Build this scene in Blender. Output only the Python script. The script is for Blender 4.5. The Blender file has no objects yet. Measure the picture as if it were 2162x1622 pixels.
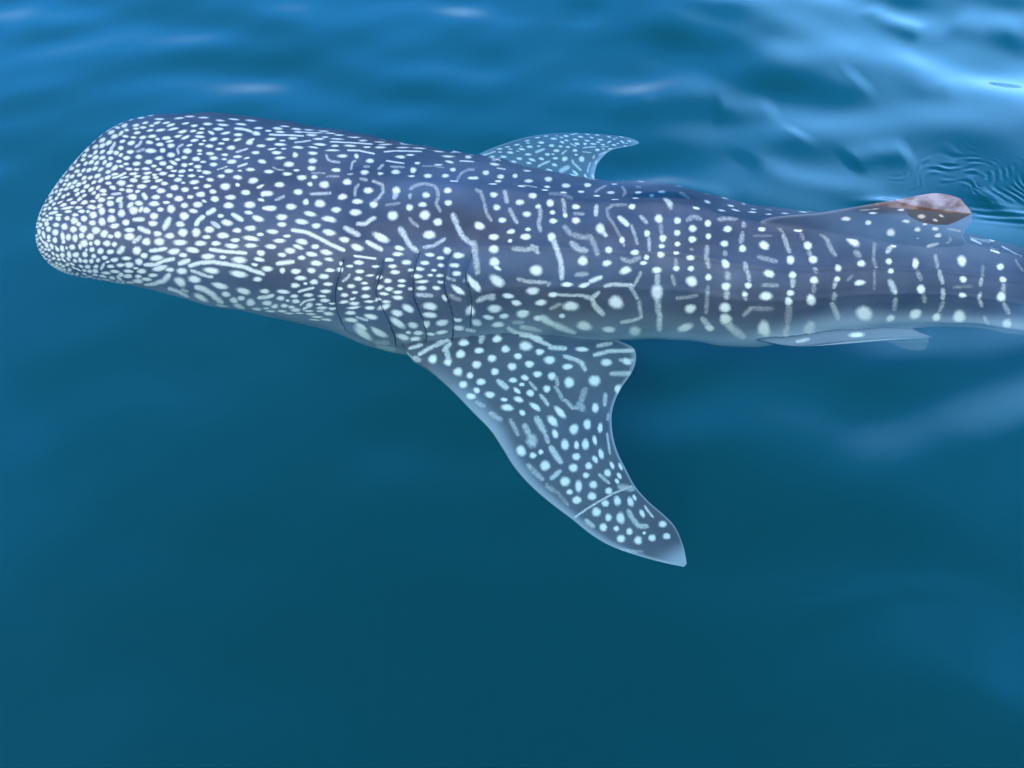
# A whale shark swimming just under the surface of calm, deep blue water, seen from a boat.
import bpy, bmesh, math, random
import numpy as np
from mathutils import Vector, Matrix

# ------------------------------------------------------------------ camera, sky, sun, exposure
S = bpy.context.scene
COL = S.collection
cam = bpy.data.cameras.new("camera"); camo = bpy.data.objects.new("camera", cam); COL.objects.link(camo)
cam.sensor_width = 36.0; cam.lens = 1799.0 / 2162.0 * 36.0; cam.clip_start = 0.05; cam.clip_end = 2000
camo.location = (0, 0, 3.1); camo.rotation_euler = (math.radians(90 - 53), 0, 0)
S.camera = camo
HAZE_SKY = (1.2, 8.5, 25.0, 1)
SUN_EL, SUN_AZ = 52.0, 202.0           # degrees; azimuth from +Y towards +X
world = bpy.data.worlds.new("World"); S.world = world; world.use_nodes = True
wn = world.node_tree; wn.nodes.clear()
wo = wn.nodes.new("ShaderNodeOutputWorld"); wb = wn.nodes.new("ShaderNodeBackground")
sky = wn.nodes.new("ShaderNodeTexSky"); sky.sky_type = 'NISHITA'; sky.sun_disc = False
sky.sun_elevation = math.radians(SUN_EL); sky.sun_rotation = math.radians(SUN_AZ)
sky.air_density = 1.0; sky.dust_density = 0.3; sky.ozone_density = 3.0
wb.inputs['Strength'].default_value = 0.15
# a fair sky: deep blue overhead, a bright milky-blue haze with soft thin cloud lower down all round
ct = wn.nodes.new("ShaderNodeTexCoord"); cm = wn.nodes.new("ShaderNodeMapping"); cm.inputs['Scale'].default_value = (1, 1, 1.6); cm.inputs['Location'].default_value = (.3, 1.7, .2)
cn = wn.nodes.new("ShaderNodeTexNoise"); cn.inputs['Scale'].default_value = 1.6; cn.inputs['Detail'].default_value = 2; cn.inputs['Roughness'].default_value = .4
cc = wn.nodes.new("ShaderNodeMapRange"); cc.interpolation_type = 'SMOOTHSTEP'; cc.inputs['From Min'].default_value = .32; cc.inputs['From Max'].default_value = .72; cc.inputs['To Min'].default_value = .6
sz = wn.nodes.new("ShaderNodeSeparateXYZ"); ce = wn.nodes.new("ShaderNodeMapRange"); ce.interpolation_type = 'SMOOTHSTEP'
ce.inputs['From Min'].default_value = .98; ce.inputs['From Max'].default_value = .58; cp_ = wn.nodes.new("ShaderNodeMath"); cp_.operation = 'MULTIPLY'
cx = wn.nodes.new("ShaderNodeMix"); cx.data_type = 'RGBA'; cx.inputs['B'].default_value = HAZE_SKY
L_ = wn.links.new
L_(ct.outputs['Generated'], cm.inputs['Vector']); L_(cm.outputs[0], cn.inputs['Vector']); L_(cn.outputs[0], cc.inputs['Value'])
L_(ct.outputs['Generated'], sz.inputs[0]); L_(sz.outputs['Z'], ce.inputs['Value']); L_(cc.outputs[0], cp_.inputs[0]); L_(ce.outputs[0], cp_.inputs[1])
L_(cp_.outputs[0], cx.inputs[0]); L_(sky.outputs[0], cx.inputs['A'])
# the sky whitens towards the horizon
hz = wn.nodes.new("ShaderNodeMapRange"); hz.interpolation_type = 'SMOOTHSTEP'; hz.inputs['From Min'].default_value = .42; hz.inputs['From Max'].default_value = .02; L_(sz.outputs['Z'], hz.inputs['Value'])
hx = wn.nodes.new("ShaderNodeMix"); hx.data_type = 'RGBA'; hx.inputs['B'].default_value = (10.0, 17.5, 30.0, 1)
L_(hz.outputs[0], hx.inputs[0]); L_(cx.outputs['Result'], hx.inputs['A'])
# unseen bank of thin cloud, added ahead right to brighten the water's reflections
nv_ = wn.nodes.new("ShaderNodeVectorMath"); nv_.operation = 'DOT_PRODUCT'; nv_.inputs[1].default_value = Vector((.56, .78, .34)).normalized()
bk = wn.nodes.new("ShaderNodeMapRange"); bk.interpolation_type = 'SMOOTHSTEP'; bk.inputs['From Min'].default_value = .895; bk.inputs['From Max'].default_value = .99; bk.inputs['To Max'].default_value = .85
bx = wn.nodes.new("ShaderNodeMix"); bx.data_type = 'RGBA'; bx.inputs['B'].default_value = (8.0, 23.0, 48.0, 1)
L_(ct.outputs['Generated'], nv_.inputs[0]); L_(nv_.outputs['Value'], bk.inputs['Value']); L_(bk.outputs[0], bx.inputs[0])
L_(hx.outputs['Result'], bx.inputs['A']); L_(bx.outputs['Result'], wb.inputs['Color'])
L_(wb.outputs[0], wo.inputs['Surface'])
sl = bpy.data.lights.new("sun", 'SUN'); so = bpy.data.objects.new("sun", sl); COL.objects.link(so)
sl.energy = 2.4; sl.angle = math.radians(0.53); sl.color = (1.0, 0.95, 0.88)
e_, a_ = math.radians(SUN_EL), math.radians(SUN_AZ)
sun_dir = Vector((math.cos(e_)*math.sin(a_), math.cos(e_)*math.cos(a_), math.sin(e_)))
so.rotation_euler = sun_dir.to_track_quat('Z', 'Y').to_euler()
S.view_settings.view_transform = 'Standard'; S.view_settings.look = 'None'
S.view_settings.exposure = 0.65; S.view_settings.gamma = 1.0; S.view_settings.use_curve_mapping = False
S.cycles.use_denoising = True
try: S.cycles.denoiser = 'OPENIMAGEDENOISE'
except Exception: pass
S.cycles.volume_bounces = 2; S.cycles.max_bounces = 8; S.cycles.transparent_max_bounces = 16
S.cycles.caustics_reflective = False; S.cycles.caustics_refractive = False
S.cycles.sample_clamp_indirect = 4.0

# ------------------------------------------------------------------ small helpers
def link(name, me, parent=None):
    o = bpy.data.objects.new(name, me); COL.objects.link(o)
    if parent: o.parent = parent
    return o
def grid_faces(nu, nv, base=0, flip=False):
    i = np.arange(nu-1)[:, None]*nv + np.arange(nv-1)[None, :] + base
    q = np.stack([i, i+1, i+nv+1, i+nv], -1).reshape(-1, 4)
    return q[:, ::-1] if flip else q
def mesh_np(name, V, quads, tris=None):
    """mesh from arrays of vertices, quads and triangles"""
    me = bpy.data.meshes.new(name)
    quads = np.asarray(quads, np.int32).reshape(-1, 4)
    tris = np.zeros((0, 3), np.int32) if tris is None else np.asarray(tris, np.int32).reshape(-1, 3)
    me.vertices.add(len(V)); me.vertices.foreach_set('co', np.asarray(V, np.float32).ravel())
    n = quads.size + tris.size
    me.loops.add(n); me.loops.foreach_set('vertex_index', np.concatenate([quads.ravel(), tris.ravel()]).astype(np.int32))
    me.polygons.add(len(quads)+len(tris))
    st = np.concatenate([np.arange(len(quads))*4, len(quads)*4+np.arange(len(tris))*3]).astype(np.int32)
    me.polygons.foreach_set('loop_start', st)
    me.polygons.foreach_set('loop_total', np.concatenate([np.full(len(quads), 4), np.full(len(tris), 3)]).astype(np.int32))
    me.update(calc_edges=True); me.validate()
    me.polygons.foreach_set('use_smooth', np.ones(len(me.polygons), bool))
    return me
def new_mat(name):
    m = bpy.data.materials.new(name); m.use_nodes = True; m.node_tree.nodes.clear(); return m, m.node_tree

# ---------------------------------------------------------------- shark geometry
FOC, PCX, PCY = 1799.0, 1081.0, 811.0      # camera focal length and centre, in photo pixels
PITCH, CAMH = math.radians(53.0), 3.1
def ray(px, py):
    u = (px - PCX) / FOC; v = -(py - PCY) / FOC
    c, s = math.cos(PITCH), math.sin(PITCH)
    return np.array([u, c + v * s, -s + v * c])
def at_z(px, py, z):
    r = ray(px, py); return np.array([0, 0, CAMH]) + r * ((z - CAMH) / r[2])
HEAD = at_z(130, 440, -0.45); TAILP = at_z(2100, 600, -0.3)
AX = TAILP - HEAD; AX[2] = 0; AX /= np.linalg.norm(AX)     # shark axis, snout to tail
NX = np.array([-AX[1], AX[0], 0.0])                        # to the shark's far side
ORG = np.array([HEAD[0], HEAD[1], 0.0])
def to_world(x, y, z):
    x, y, z = np.broadcast_arrays(np.asarray(x, float), y, z)
    return ORG + x[..., None] * AX + y[..., None] * NX + z[..., None] * np.array([0, 0, 1.0])
def spline(x, xp, fp):
    """monotone-ish cubic through the points"""
    xp = np.asarray(xp, float); fp = np.asarray(fp, float); x = np.asarray(x, float)
    d = np.diff(fp) / np.diff(xp)
    m = np.empty_like(fp); m[0] = d[0]; m[-1] = d[-1]
    h = np.diff(xp)
    m[1:-1] = (d[:-1] * h[1:] + d[1:] * h[:-1]) / (h[1:] + h[:-1])
    i = np.clip(np.searchsorted(xp, x) - 1, 0, len(xp) - 2)
    t = np.clip((x - xp[i]) / h[i], 0, 1); H = h[i]
    return ((2*t**3-3*t**2+1)*fp[i] + (t**3-2*t**2+t)*H*m[i] + (-2*t**3+3*t**2)*fp[i+1] + (t**3-t**2)*H*m[i+1])
ST = np.array([(0,0.160,0.651,-0.150,0.460),(0.3,0.180,0.651,-0.128,0.490),(0.45,0.203,0.669,-0.122,0.505),(0.6,0.230,0.684,-0.125,0.520),(0.8,0.255,0.704,-0.134,0.547),(1,0.267,0.722,-0.144,0.573),(1.2,0.275,0.724,-0.153,0.600),(1.4,0.276,0.716,-0.162,0.627),(1.6,0.274,0.707,-0.172,0.657),(1.8,0.265,0.710,-0.181,0.691),(2,0.249,0.722,-0.191,0.726),(2.2,0.246,0.717,-0.200,0.760),(2.4,0.260,0.684,-0.213,0.790),(2.6,0.276,0.630,-0.227,0.820),(2.8,0.286,0.574,-0.240,0.850),(3,0.281,0.528,-0.242,0.880),(3.2,0.271,0.499,-0.244,0.903),(3.4,0.278,0.485,-0.246,0.927),(3.6,0.298,0.478,-0.248,0.950),(3.7,0.306,0.471,-0.249,0.956),(3.8,0.301,0.460,-0.250,0.961),(3.9,0.282,0.447,-0.251,0.967),(4,0.257,0.435,-0.253,0.972),(4.1,0.237,0.426,-0.254,0.978),(4.2,0.226,0.415,-0.256,0.983),(4.4,0.226,0.394,-0.259,0.994),(4.6,0.241,0.362,-0.264,1.000),(4.8,0.260,0.330,-0.273,1.000),(5,0.272,0.305,-0.282,1.000),(5.2,0.275,0.285,-0.291,1.000),(5.4,0.268,0.265,-0.300,1.000),(5.9,0.258,0.235,-0.360,1.000),(6.5,0.268,0.200,-0.460,1.000),(7.3,0.318,0.160,-0.620,1.000),(8.2,0.418,0.115,-0.800,1.100),(9,0.568,0.080,-0.980,1.200),(9.7,0.718,0.060,-1.100,1.500)])   # x, centre y, half width, back z, height/width
FRW, FPW, FRH, SKEW = 0.42, 2.5, 0.44, 0.04
DORY = 0.230
GILLS = [np.array([(1.890,0.820),(1.870,0.980),(1.845,1.185),(1.835,1.370),(1.840,1.495),(1.855,1.635),(1.870,1.750)]),
    np.array([(2.115,0.740),(2.105,0.900),(2.090,1.025),(2.085,1.100),(2.115,1.220),(2.155,1.405),(2.180,1.610),(2.170,1.765)]),
    np.array([(2.315,0.645),(2.295,0.760),(2.290,0.900),(2.295,1.070),(2.320,1.225),(2.350,1.400),(2.360,1.575),(2.345,1.735)]),
    np.array([(2.490,0.635),(2.465,0.765),(2.460,0.915),(2.465,1.040),(2.495,1.205),(2.515,1.355),(2.510,1.565),(2.495,1.715)]),
    np.array([(2.600,0.685),(2.580,0.835),(2.580,0.965),(2.610,1.130),(2.620,1.250),(2.615,1.430),(2.610,1.570)])]   # x and angle down each gill slit

XF, XE = -0.055, 9.7                                        # snout tip and tail end along the axis
def smooth01(t):
    t = np.clip(t, 0, 1); return t*t*(3-2*t)
def gauss(x, s): return np.exp(-(x/s)**2)
def body_point(x, th):
    """skin of the body: x along the axis, th round the section (0 = back, + = far side)"""
    x, th = np.broadcast_arrays(np.asarray(x, float), np.asarray(th, float))
    yc = spline(x, ST[:, 0], ST[:, 1]); w = spline(x, ST[:, 0], ST[:, 2])
    zt = spline(x, ST[:, 0], ST[:, 3]); ar = spline(x, ST[:, 0], ST[:, 4])
    h = w * ar
    zc = zt - h
    t = np.clip((x - XF) / FRW, 0, 1)
    fp = FPW + 1.3*smooth01(np.sin(th)*.5+.5)          # the far corner of the jaw is squarer
    fw = (1 - (1 - t)**fp) ** (1/fp)
    t2 = np.clip((x - XF) / FRH, 0, 1)
    fh = (1 - (1 - t2)**2.1) ** (1/2.1)
    fh = 0.04*fw + 0.96*fh
    zc = zc - 0.03*(1-t2)
    w2 = w * fw; h2 = h * fh
    te = np.clip((XE - x) / 0.4, 0, 1); w2 = w2*np.sqrt(te); h2 = h2*np.sqrt(te)
    n = 2.25
    c, s = np.cos(th), np.sin(th)
    cy = np.sign(s) * np.abs(s)**(2/n); cz = np.sign(c) * np.abs(c)**(2/n)
    # ridges: one down the back, two on each flank, the lowest becoming the tail keel
    dth = (th + np.pi) % (2*np.pi) - np.pi
    at = np.abs(dth)
    b = 0.016*smooth01((x-.9)/1.2) * gauss(dth, .055) + 0.02*smooth01((x-3.2)/.9)*gauss(dth, .16)*smooth01((6-x)/1)
    b = b + 0.009*smooth01((x-1.2)/.8)*gauss(at-.62, .04) + 0.006*smooth01((x-1.8)/.8)*gauss(at-1.12, .045)
    b = b + 0.014*smooth01((x-4.1)/.6)*gauss(at-1.74, .13)
    # a shallow sinking of the flesh between the ridges, folds of skin behind each gill slit
    b = b - 0.006*smooth01((x-.9)/1.2)*gauss(at-.3, .14)
    for g in GILLS:
        gx = np.interp(at, g[:, 1], g[:, 0]); on = smooth01((at-g[0, 1]+.03)/.1)*smooth01((g[-1, 1]+.03-at)/.1)
        d = x - gx
        b = b + on*(-0.016*gauss(d, .012) + 0.020*np.where(d > 0, np.exp(-d/.05), 0)*(1-gauss(d, .012)))
    wob = 0.004*np.sin(7.3*x+2*th)+0.003*np.sin(13.1*x-3.1*th+1) + .002*np.sin(23*x+5*th)
    b = (b + wob*smooth01((x-.3)/.5)) * np.minimum(1, w2/.25)
    # the jaw line runs slightly askew and sweeps back at the corners
    xx = x + (SKEW*cy*np.minimum(1, w2/.4) + 0*x) * (1-smooth01(x/.9))
    return xx, yc + cy*(w2+b), zc + cz*(h2+b)
def fin_rows(L, T, zl, zt_, plane=None):
    """leading and trailing edge given as picture points and a depth for each row -> two lines of points"""
    out = []
    for pts, z in ((L, zl), (T, zt_)):
        if plane is None: P = np.array([at_z(p[0], p[1], zz) for p, zz in zip(pts, z)])
        else:
            P = []
            for p in pts:
                r = ray(*p); o = np.array([0, 0, CAMH]); k = (plane - (o-ORG)@NX)/(r@NX); P.append(o+r*k)
            P = np.array(P)
        out.append(P)
    return out
def fin_surface(Lp, Tp, nu, nv, thick, up, tpow=1.0):
    """closed blade between the edges: arrays (top, bottom) of nu x nv points; the edges and the tip close"""
    n = len(Lp); k = np.arange(n)
    s = np.concatenate([[0], np.cumsum(np.linalg.norm(np.diff((Lp+Tp)/2, axis=0), axis=1))]); s /= s[-1]
    u = np.linspace(0, 1, nu)
    L = np.stack([spline(u, s, Lp[:, i]) for i in range(3)], 1); T = np.stack([spline(u, s, Tp[:, i]) for i in range(3)], 1)
    v = (1-np.cos(np.linspace(0, np.pi, nv)))/2
    mid = L[:, None]*(1-v)[None, :, None] + T[:, None]*v[None, :, None]
    prof = 1.75*np.sqrt(v)*(1-v)**.85 + .0
    chord = np.linalg.norm(T-L, axis=1)
    tk = (thick[0]*(1-u)**tpow + thick[1]*(1-(1-u)**tpow)) * np.minimum(1, chord/(.35*chord.max()+1e-6)) * np.minimum(1, (1-u)*12+.02)
    off = tk[:, None]*(.02+prof[None, :])
    off[:, 0] = 0; off[:, -1] = 0
    up = np.asarray(up, float); up = up/np.linalg.norm(up)
    return mid + off[..., None]*up, mid - off[..., None]*up*.8
NEAR_L = [(870,640),(846,712),(868,762),(903,781),(948,819),(1000,872),(1035,908),(1060,945),(1085,985),(1120,1025),(1160,1060),(1210,1098),(1250,1130),(1290,1153),(1330,1168),(1370,1180),(1415,1191),(1444,1197)]
NEAR_T = [(1180,640),(1250,695),(1305,719),(1336,731),(1343,752),(1333,788),(1308,825),(1293,865),(1292,905),(1302,950),(1322,992),(1343,1030),(1372,1062),(1402,1088),(1424,1111),(1437,1138),(1446,1168),(1450,1191)]
NZL = [-.78,-.81,-.86,-.90,-.93,-.96,-.98,-1.0]+[-1.01]*4+[-1.01]*3+[-1.0]*3
NZ = [-1.02]*4 + [-1.03]*4 + [-1.02]*4+[-1.01]*3+[-1.0]*3
FAR_L = [(930,360),(985,342),(1008,328),(1060,306),(1120,289),(1180,282),(1250,283),(1300,287),(1330,292),(1346,298)]
FAR_T = [(1266,440),(1258,410),(1255,384),(1258,355),(1268,337),(1283,322),(1300,314),(1322,310),(1340,306),(1350,302)]
FZ = [-.98,-1.,-1.,-1.,-1.,-1.,-1.,-1.,-1.,-1.]
DOR_L = [(1540,500),(1600,468),(1735,449),(1800,438),(1870,426),(1920,417),(1952,411),(1985,409),(2012,414),(2025,419)]
DOR_T = [(1926,552),(1936,532),(1995,523),(2040,515),(2033,498),(2040,480),(2051,463),(2047,443),(2033,426),(2029,421)]
PEL_L = [(1560,690),(1600,718),(1680,733),(1760,725),(1850,718),(1900,716)]
PEL_T = [(1850,676),(1925,694),(1955,706),(1966,711),(1962,713),(1950,715)]
PZ = [-.72,-.76,-.78,-.79,-.8,-.8]
PF_L = [(1770,690),(1850,714),(1885,726),(1912,736),(1930,740)]
PF_T = [(1950,695),(1959,712),(1958,727),(1953,737),(1942,741)]
PFZ = [-1.3,-1.4,-1.5,-1.52,-1.52]
def patches(nbx=620, nbt=240):
    """every skin patch: name -> dict(P top grid, B bottom grid or None)"""
    out = {}
    xs = np.concatenate([XF + .6*(np.linspace(0, 1, 90)**2)[:-1], np.linspace(XF+.6, 6.0, nbx-130), np.linspace(6.0, XE, 44)[1:]])
    th = np.linspace(-np.pi, np.pi, nbt+1)
    out['body'] = dict(P=to_world(*body_point(xs[:, None], th[None, :])), x=xs, th=th)
    def two(L, T, z, th, up, nu, nv, plane=None, tpow=1.0, z2=None):
        l, t = fin_rows(L, T, z, z if z2 is None else z2, plane); return fin_surface(l, t, nu, nv, th, up, tpow)
    a, b = two(NEAR_L, NEAR_T, NZL, (.085, .014), (0, 0, 1), 220, 90, None, 1.6, NZ); out['near_pectoral'] = dict(P=a, B=b)
    a, b = two(FAR_L, FAR_T, FZ, (.085, .014), (0, 0, 1), 140, 80, None, 1.6); out['far_pectoral'] = dict(P=a, B=b)
    a, b = two(DOR_L, DOR_T, None, (.030, .004), -NX, 160, 100, DORY, 1.2); out['dorsal'] = dict(P=a, B=b)
    a, b = two(PEL_L, PEL_T, PZ, (.032, .006), (0, 0, 1), 60, 60); out['pelvic'] = dict(P=a, B=b)
    a, b = two(PF_L, PF_T, PFZ, (.03, .008), (0, 0, 1), 40, 40); out['far_pelvic'] = dict(P=a, B=b)
    return out

# ------------------------------------------------------------------ water surface
rngw = np.random.default_rng(11)
WAVES = []
for k in range(24):
    lam = 0.38 * (1.085**k) * rngw.uniform(.92, 1.08)
    ang = rngw.normal(92, 16) if k % 3 else rngw.choice([48, 125]) + rngw.normal(0, 9)
    WAVES.append((2*math.pi/lam, math.radians(ang), rngw.uniform(0, 6.28), 0.0040*lam))
def smoothstep(a, b, x):
    t = np.clip((x-a)/(b-a), 0, 1); return t*t*(3-2*t)
def crest_dist(x, y, pts):
    """signed distance from the polyline (positive on its far side), and position along it 0..1"""
    best = np.full(x.shape, 1e9); sg = np.zeros(x.shape); al = np.zeros(x.shape); n = len(pts)-1
    for k in range(n):
        a, b = pts[k], pts[k+1]; d = b-a; L2 = d@d
        t = np.clip(((x-a[0])*d[0]+(y-a[1])*d[1])/L2, 0, 1)
        ex, ey = x-a[0]-t*d[0], y-a[1]-t*d[1]; e = np.hypot(ex, ey)
        s = np.sign(d[0]*ey-d[1]*ex); m = e < best
        best = np.where(m, e, best); sg = np.where(m, s, sg); al = np.where(m, (k+t)/n, al)
    return best*sg, al
def wp(px, py): return at_z(px, py, 0)[:2]
# swells and wakelets one can follow by eye: points along the crest, half width, height
CRESTS = [
 ([(1600,300),(1700,275),(1850,250),(1950,210),(2060,170),(2200,130)], .15, .008),
 ([(1560,345),(1640,300),(1700,275)], .10, .010),
 ([(1780,345),(1850,330),(1930,325)], .09, .016),
 ([(1800,60),(1900,110),(1960,185),(2040,195)], .13, .009),
 ([(2000,40),(2070,65),(2180,70)], .14, .010),
 ([(1820,10),(1890,45),(1960,70)], .10, .014),
 ([(1500,225),(1560,230),(1650,220)], .10, .009),
 ([(1480,130),(1620,165),(1780,175),(1830,165)], .14, .010),
 ([(1330,20),(1500,70),(1700,130)], .16, .008),
 ([(1560,330),(1660,380),(1780,405),(1890,415)], .10, .009),
 ([(900,330),(1200,300),(1420,330)], .16, .006),
 ([(560,85),(700,60),(900,40),(1200,60)], .20, .012),
 ([(60,130),(300,110),(560,110),(760,125)], .20, .010),
 ([(0,40),(180,20),(420,30)], .20, .010),
 ([(1100,215),(1250,200),(1400,210)], .16, .006),
 ([(2060,395),(2120,440),(2190,470)], .05, .010),
 ([(1000,500),(1120,495),(1290,470),(1400,520)], .11, .013),
 ([(1120,640),(1300,600),(1480,560)], .10, .009),
 ([(760,410),(960,430),(1120,470)], .13, .009),
 ([(1230,400),(1400,395),(1560,430)], .08, .010),
 ([(1560,1420),(1700,1300),(1900,1240),(2100,1250)], .05, .004),
 ([(1500,1600),(1750,1430),(2000,1330),(2180,1310)], .12, .008),
 ([(1700,1600),(1900,1500),(2180,1440)], .13, .010),
 ([(1500,1050),(1800,980),(2180,930)], .2, .010),
 ([(0,1000),(300,860),(640,760)], .16, .007),
 ([(250,1120),(700,1000),(1000,1020)], .22, .008),
]
CRESTS = [([wp(*p) for p in c[0]], c[1]*1.08, c[2]*.85) for c in CRESTS]
TIP = wp(2040, 440)
RINGS = [(*wp(1790, 1400), .36, .055, .0011), (*wp(1720, 1560), .42, .06, .0010), (*wp(2120, 1280), .30, .05, .0010)]
def wave_height(x, y):
    z = np.zeros(x.shape)
    # the sea is smoother to the left and close to the boat, livelier beyond the tail
    live = .46 + .60*smoothstep(-3.5, 3.5, x + .55*(y-3)) + .22*smoothstep(0, 3, x)*smoothstep(3.5, 6, y)
    wx = x + .35*np.sin(.9*y+.4*x) ; wy = y + .25*np.sin(.8*x+1.3)
    for k, a, ph, A in WAVES:
        z += A*np.sin(k*(wx*math.cos(a)+wy*math.sin(a))+ph)
    z *= live * (1 - .8*np.exp(-((x-TIP[0]+.25)**2+(y-TIP[1])**2)/.45))
    for pts, w, h in CRESTS:
        d, al = crest_dist(x, y, pts)
        end = smoothstep(0, .22, al)*smoothstep(0, .22, 1-al)
        z += h*end*np.exp(-(d/w)**2)*np.where(d > 0, 1, 1)
    # small rings and shreds of ripple where the fin cuts the surface
    dx, dy = x-TIP[0], y-TIP[1]; r = np.hypot(dx, dy); an = np.arctan2(dy, dx)
    brk = np.clip(.25+np.sin(13*x+5*np.sin(9*y)+2)*np.sin(16*y-4*np.sin(11*x)), 0, 1)
    z += brk*.0024*np.sin(2*math.pi*(r*(1+.2*np.sin(3*an+1)+.10*np.sin(7*an+11*r)))/.05+3.5*np.sin(2.3*an)+2.2*np.sin(17*x+9*y))*np.exp(-((r-.33)/.16)**2)*smoothstep(-.3, .5, an)*smoothstep(2.9, 1.6, an)
    z += brk*.0020*np.sin(2*math.pi*(r-.1*np.sin(5*an))/.03)*np.exp(-((r-.2)/.1)**2)*smoothstep(-.5, .1, an)*smoothstep(2.4, 1.2, an)
    d2 = dx*.35+dy*.94
    z += .0022*np.sin(2*math.pi*(dy+.18*dx)/.055)*np.exp(-((dy+.17*dx+.02)/.07)**2)*smoothstep(-.02, .1, dx)*smoothstep(1.2, .3, dx)
    # old, faint ripple rings drifting off to the lower right
    for cx_, cy_, r0, lam_, amp_ in RINGS:
        ex, ey = x-cx_, (y-cy_)*1.35+.22*(x-cx_); r = np.hypot(ex, ey); an = np.arctan2(ey, ex)
        z += amp_*np.sin(2*math.pi*(r+.03*np.sin(3*an))/lam_)*np.exp(-((r-r0)/.07)**2)*smoothstep(.5, 1.2, an)*smoothstep(3.0, 2.2, an)*(.6+.4*np.sin(6*an+r*9))
    # the hollow dragged along behind the fin, the little bow wave in front
    z += -.020*np.exp(-((dx-.08)/.24)**2-((dy+.02)/.14)**2)
    z += .02*np.exp(-((dx+.42)/.12)**2-((dy-.03)/.04)**2)
    return z
def axis_lines(parts):
    out = []
    for a, b, n in parts: out.append(np.linspace(a, b, n+1)[:-1])
    out.append([parts[-1][1]]); return np.concatenate(out)
gx = axis_lines([(-160, -40, 12), (-40, -12, 40), (-12, -4.6, 110), (-4.6, -.2, 180), (-.2, 1.95, 150), (1.95, 3.3, 170), (3.3, 8, 180), (8, 12, 50), (12, 40, 40), (40, 160, 12)])
gy = axis_lines([(-160, -20, 14), (-20, -1, 40), (-1, .6, 60), (.6, 3.0, 170), (3.0, 4.3, 170), (4.3, 9, 230), (9, 14, 120), (14, 40, 80), (40, 200, 20)])
GX, GY = np.meshgrid(gx, gy, indexing='ij')
GZ = wave_height(GX, GY) * np.exp(-(np.maximum(0, np.hypot(GX, GY-4)-18)/14)**2)
nx_, ny_ = GX.shape
V = np.stack([GX, GY, GZ], -1).reshape(-1, 3)
top_q = grid_faces(nx_, ny_, 0, True)
# border ring down to the bottom of the water
idx = np.arange(nx_*ny_).reshape(nx_, ny_)
ring = np.concatenate([idx[:, 0], idx[-1, 1:], idx[-2::-1, -1], idx[0, -2:0:-1]])
WDEPTH = -15.0
low = V[ring].copy(); low[:, 2] = WDEPTH
base = len(V); m_ = len(ring); j = np.arange(m_)
side = np.stack([ring[j], base+j, base+(j+1) % m_, ring[(j+1) % m_]], -1)
Vw = np.vstack([V, low])
me = mesh_np('water', Vw, np.vstack([top_q, side[:, ::-1]]))
bm = bmesh.new(); bm.from_mesh(me); bm.verts.ensure_lookup_table()
bm.faces.new([bm.verts[base+k] for k in range(m_)])
bmesh.ops.recalc_face_normals(bm, faces=bm.faces); bm.to_mesh(me); bm.free()
me.polygons.foreach_set('use_smooth', np.ones(len(me.polygons), bool))
water = link('water', me); water['kind'] = 'structure'
m, nt = new_mat('sea_water'); N = nt.nodes; Lk = nt.links
o = N.new('ShaderNodeOutputMaterial'); mix = N.new('ShaderNodeMixShader'); tr = N.new('ShaderNodeBsdfTransparent')
gl = N.new('ShaderNodeBsdfGlossy'); gl.inputs['Roughness'].default_value = 0.03; fr = N.new('ShaderNodeFresnel'); fr.inputs['IOR'].default_value = 1.34
Lk.new(fr.outputs[0], mix.inputs[0]); Lk.new(tr.outputs[0], mix.inputs[1]); Lk.new(gl.outputs[0], mix.inputs[2])
Lk.new(mix.outputs[0], o.inputs['Surface'])
tc = N.new('ShaderNodeTexCoord'); nz = N.new('ShaderNodeTexNoise'); nz.inputs['Scale'].default_value = 3.5; nz.inputs['Detail'].default_value = 3
bp = N.new('ShaderNodeBump'); bp.inputs['Strength'].default_value = .05; bp.inputs['Distance'].default_value = .01
Lk.new(tc.outputs['Object'], nz.inputs['Vector']); Lk.new(nz.outputs[0], bp.inputs['Height']); 
va = N.new('ShaderNodeVolumeAbsorption'); vs = N.new('ShaderNodeVolumeScatter'); ad = N.new('ShaderNodeAddShader')
# absorption per metre = (1 - colour) * density; scattering per metre = colour * density
va.inputs['Color'].default_value = (0.0, 0.69, 0.75, 1); va.inputs['Density'].default_value = 0.31
vs.inputs['Color'].default_value = (0.0, 0.95, 1.0, 1); vs.inputs['Density'].default_value = 0.041; vs.inputs['Anisotropy'].default_value = 0.0
Lk.new(va.outputs[0], ad.inputs[0]); Lk.new(vs.outputs[0], ad.inputs[1]); Lk.new(ad.outputs[0], o.inputs['Volume'])
me.materials.append(m)
# sea floor far below, out of sight
bm = bmesh.new(); bmesh.ops.create_grid(bm, x_segments=40, y_segments=40, size=170)
for v in bm.verts: v.co.z = -14.5 + .3*math.sin(v.co.x*.21)*math.cos(v.co.y*.17); v.co.y += 20
me = bpy.data.meshes.new('seabed'); bm.to_mesh(me); bm.free(); sb = link('seabed', me); sb['kind'] = 'structure'
m, nt = new_mat('silt'); o = nt.nodes.new('ShaderNodeOutputMaterial'); d = nt.nodes.new('ShaderNodeBsdfDiffuse'); n2 = nt.nodes.new('ShaderNodeTexNoise'); cr = nt.nodes.new('ShaderNodeValToRGB')
n2.inputs['Scale'].default_value = 40; cr.color_ramp.elements[0].color = (.04, .05, .04, 1); cr.color_ramp.elements[1].color = (.09, .09, .07, 1)
nt.links.new(n2.outputs[0], cr.inputs[0]); nt.links.new(cr.outputs[0], d.inputs[0]); nt.links.new(d.outputs[0], o.inputs[0]); me.materials.append(m)

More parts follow.
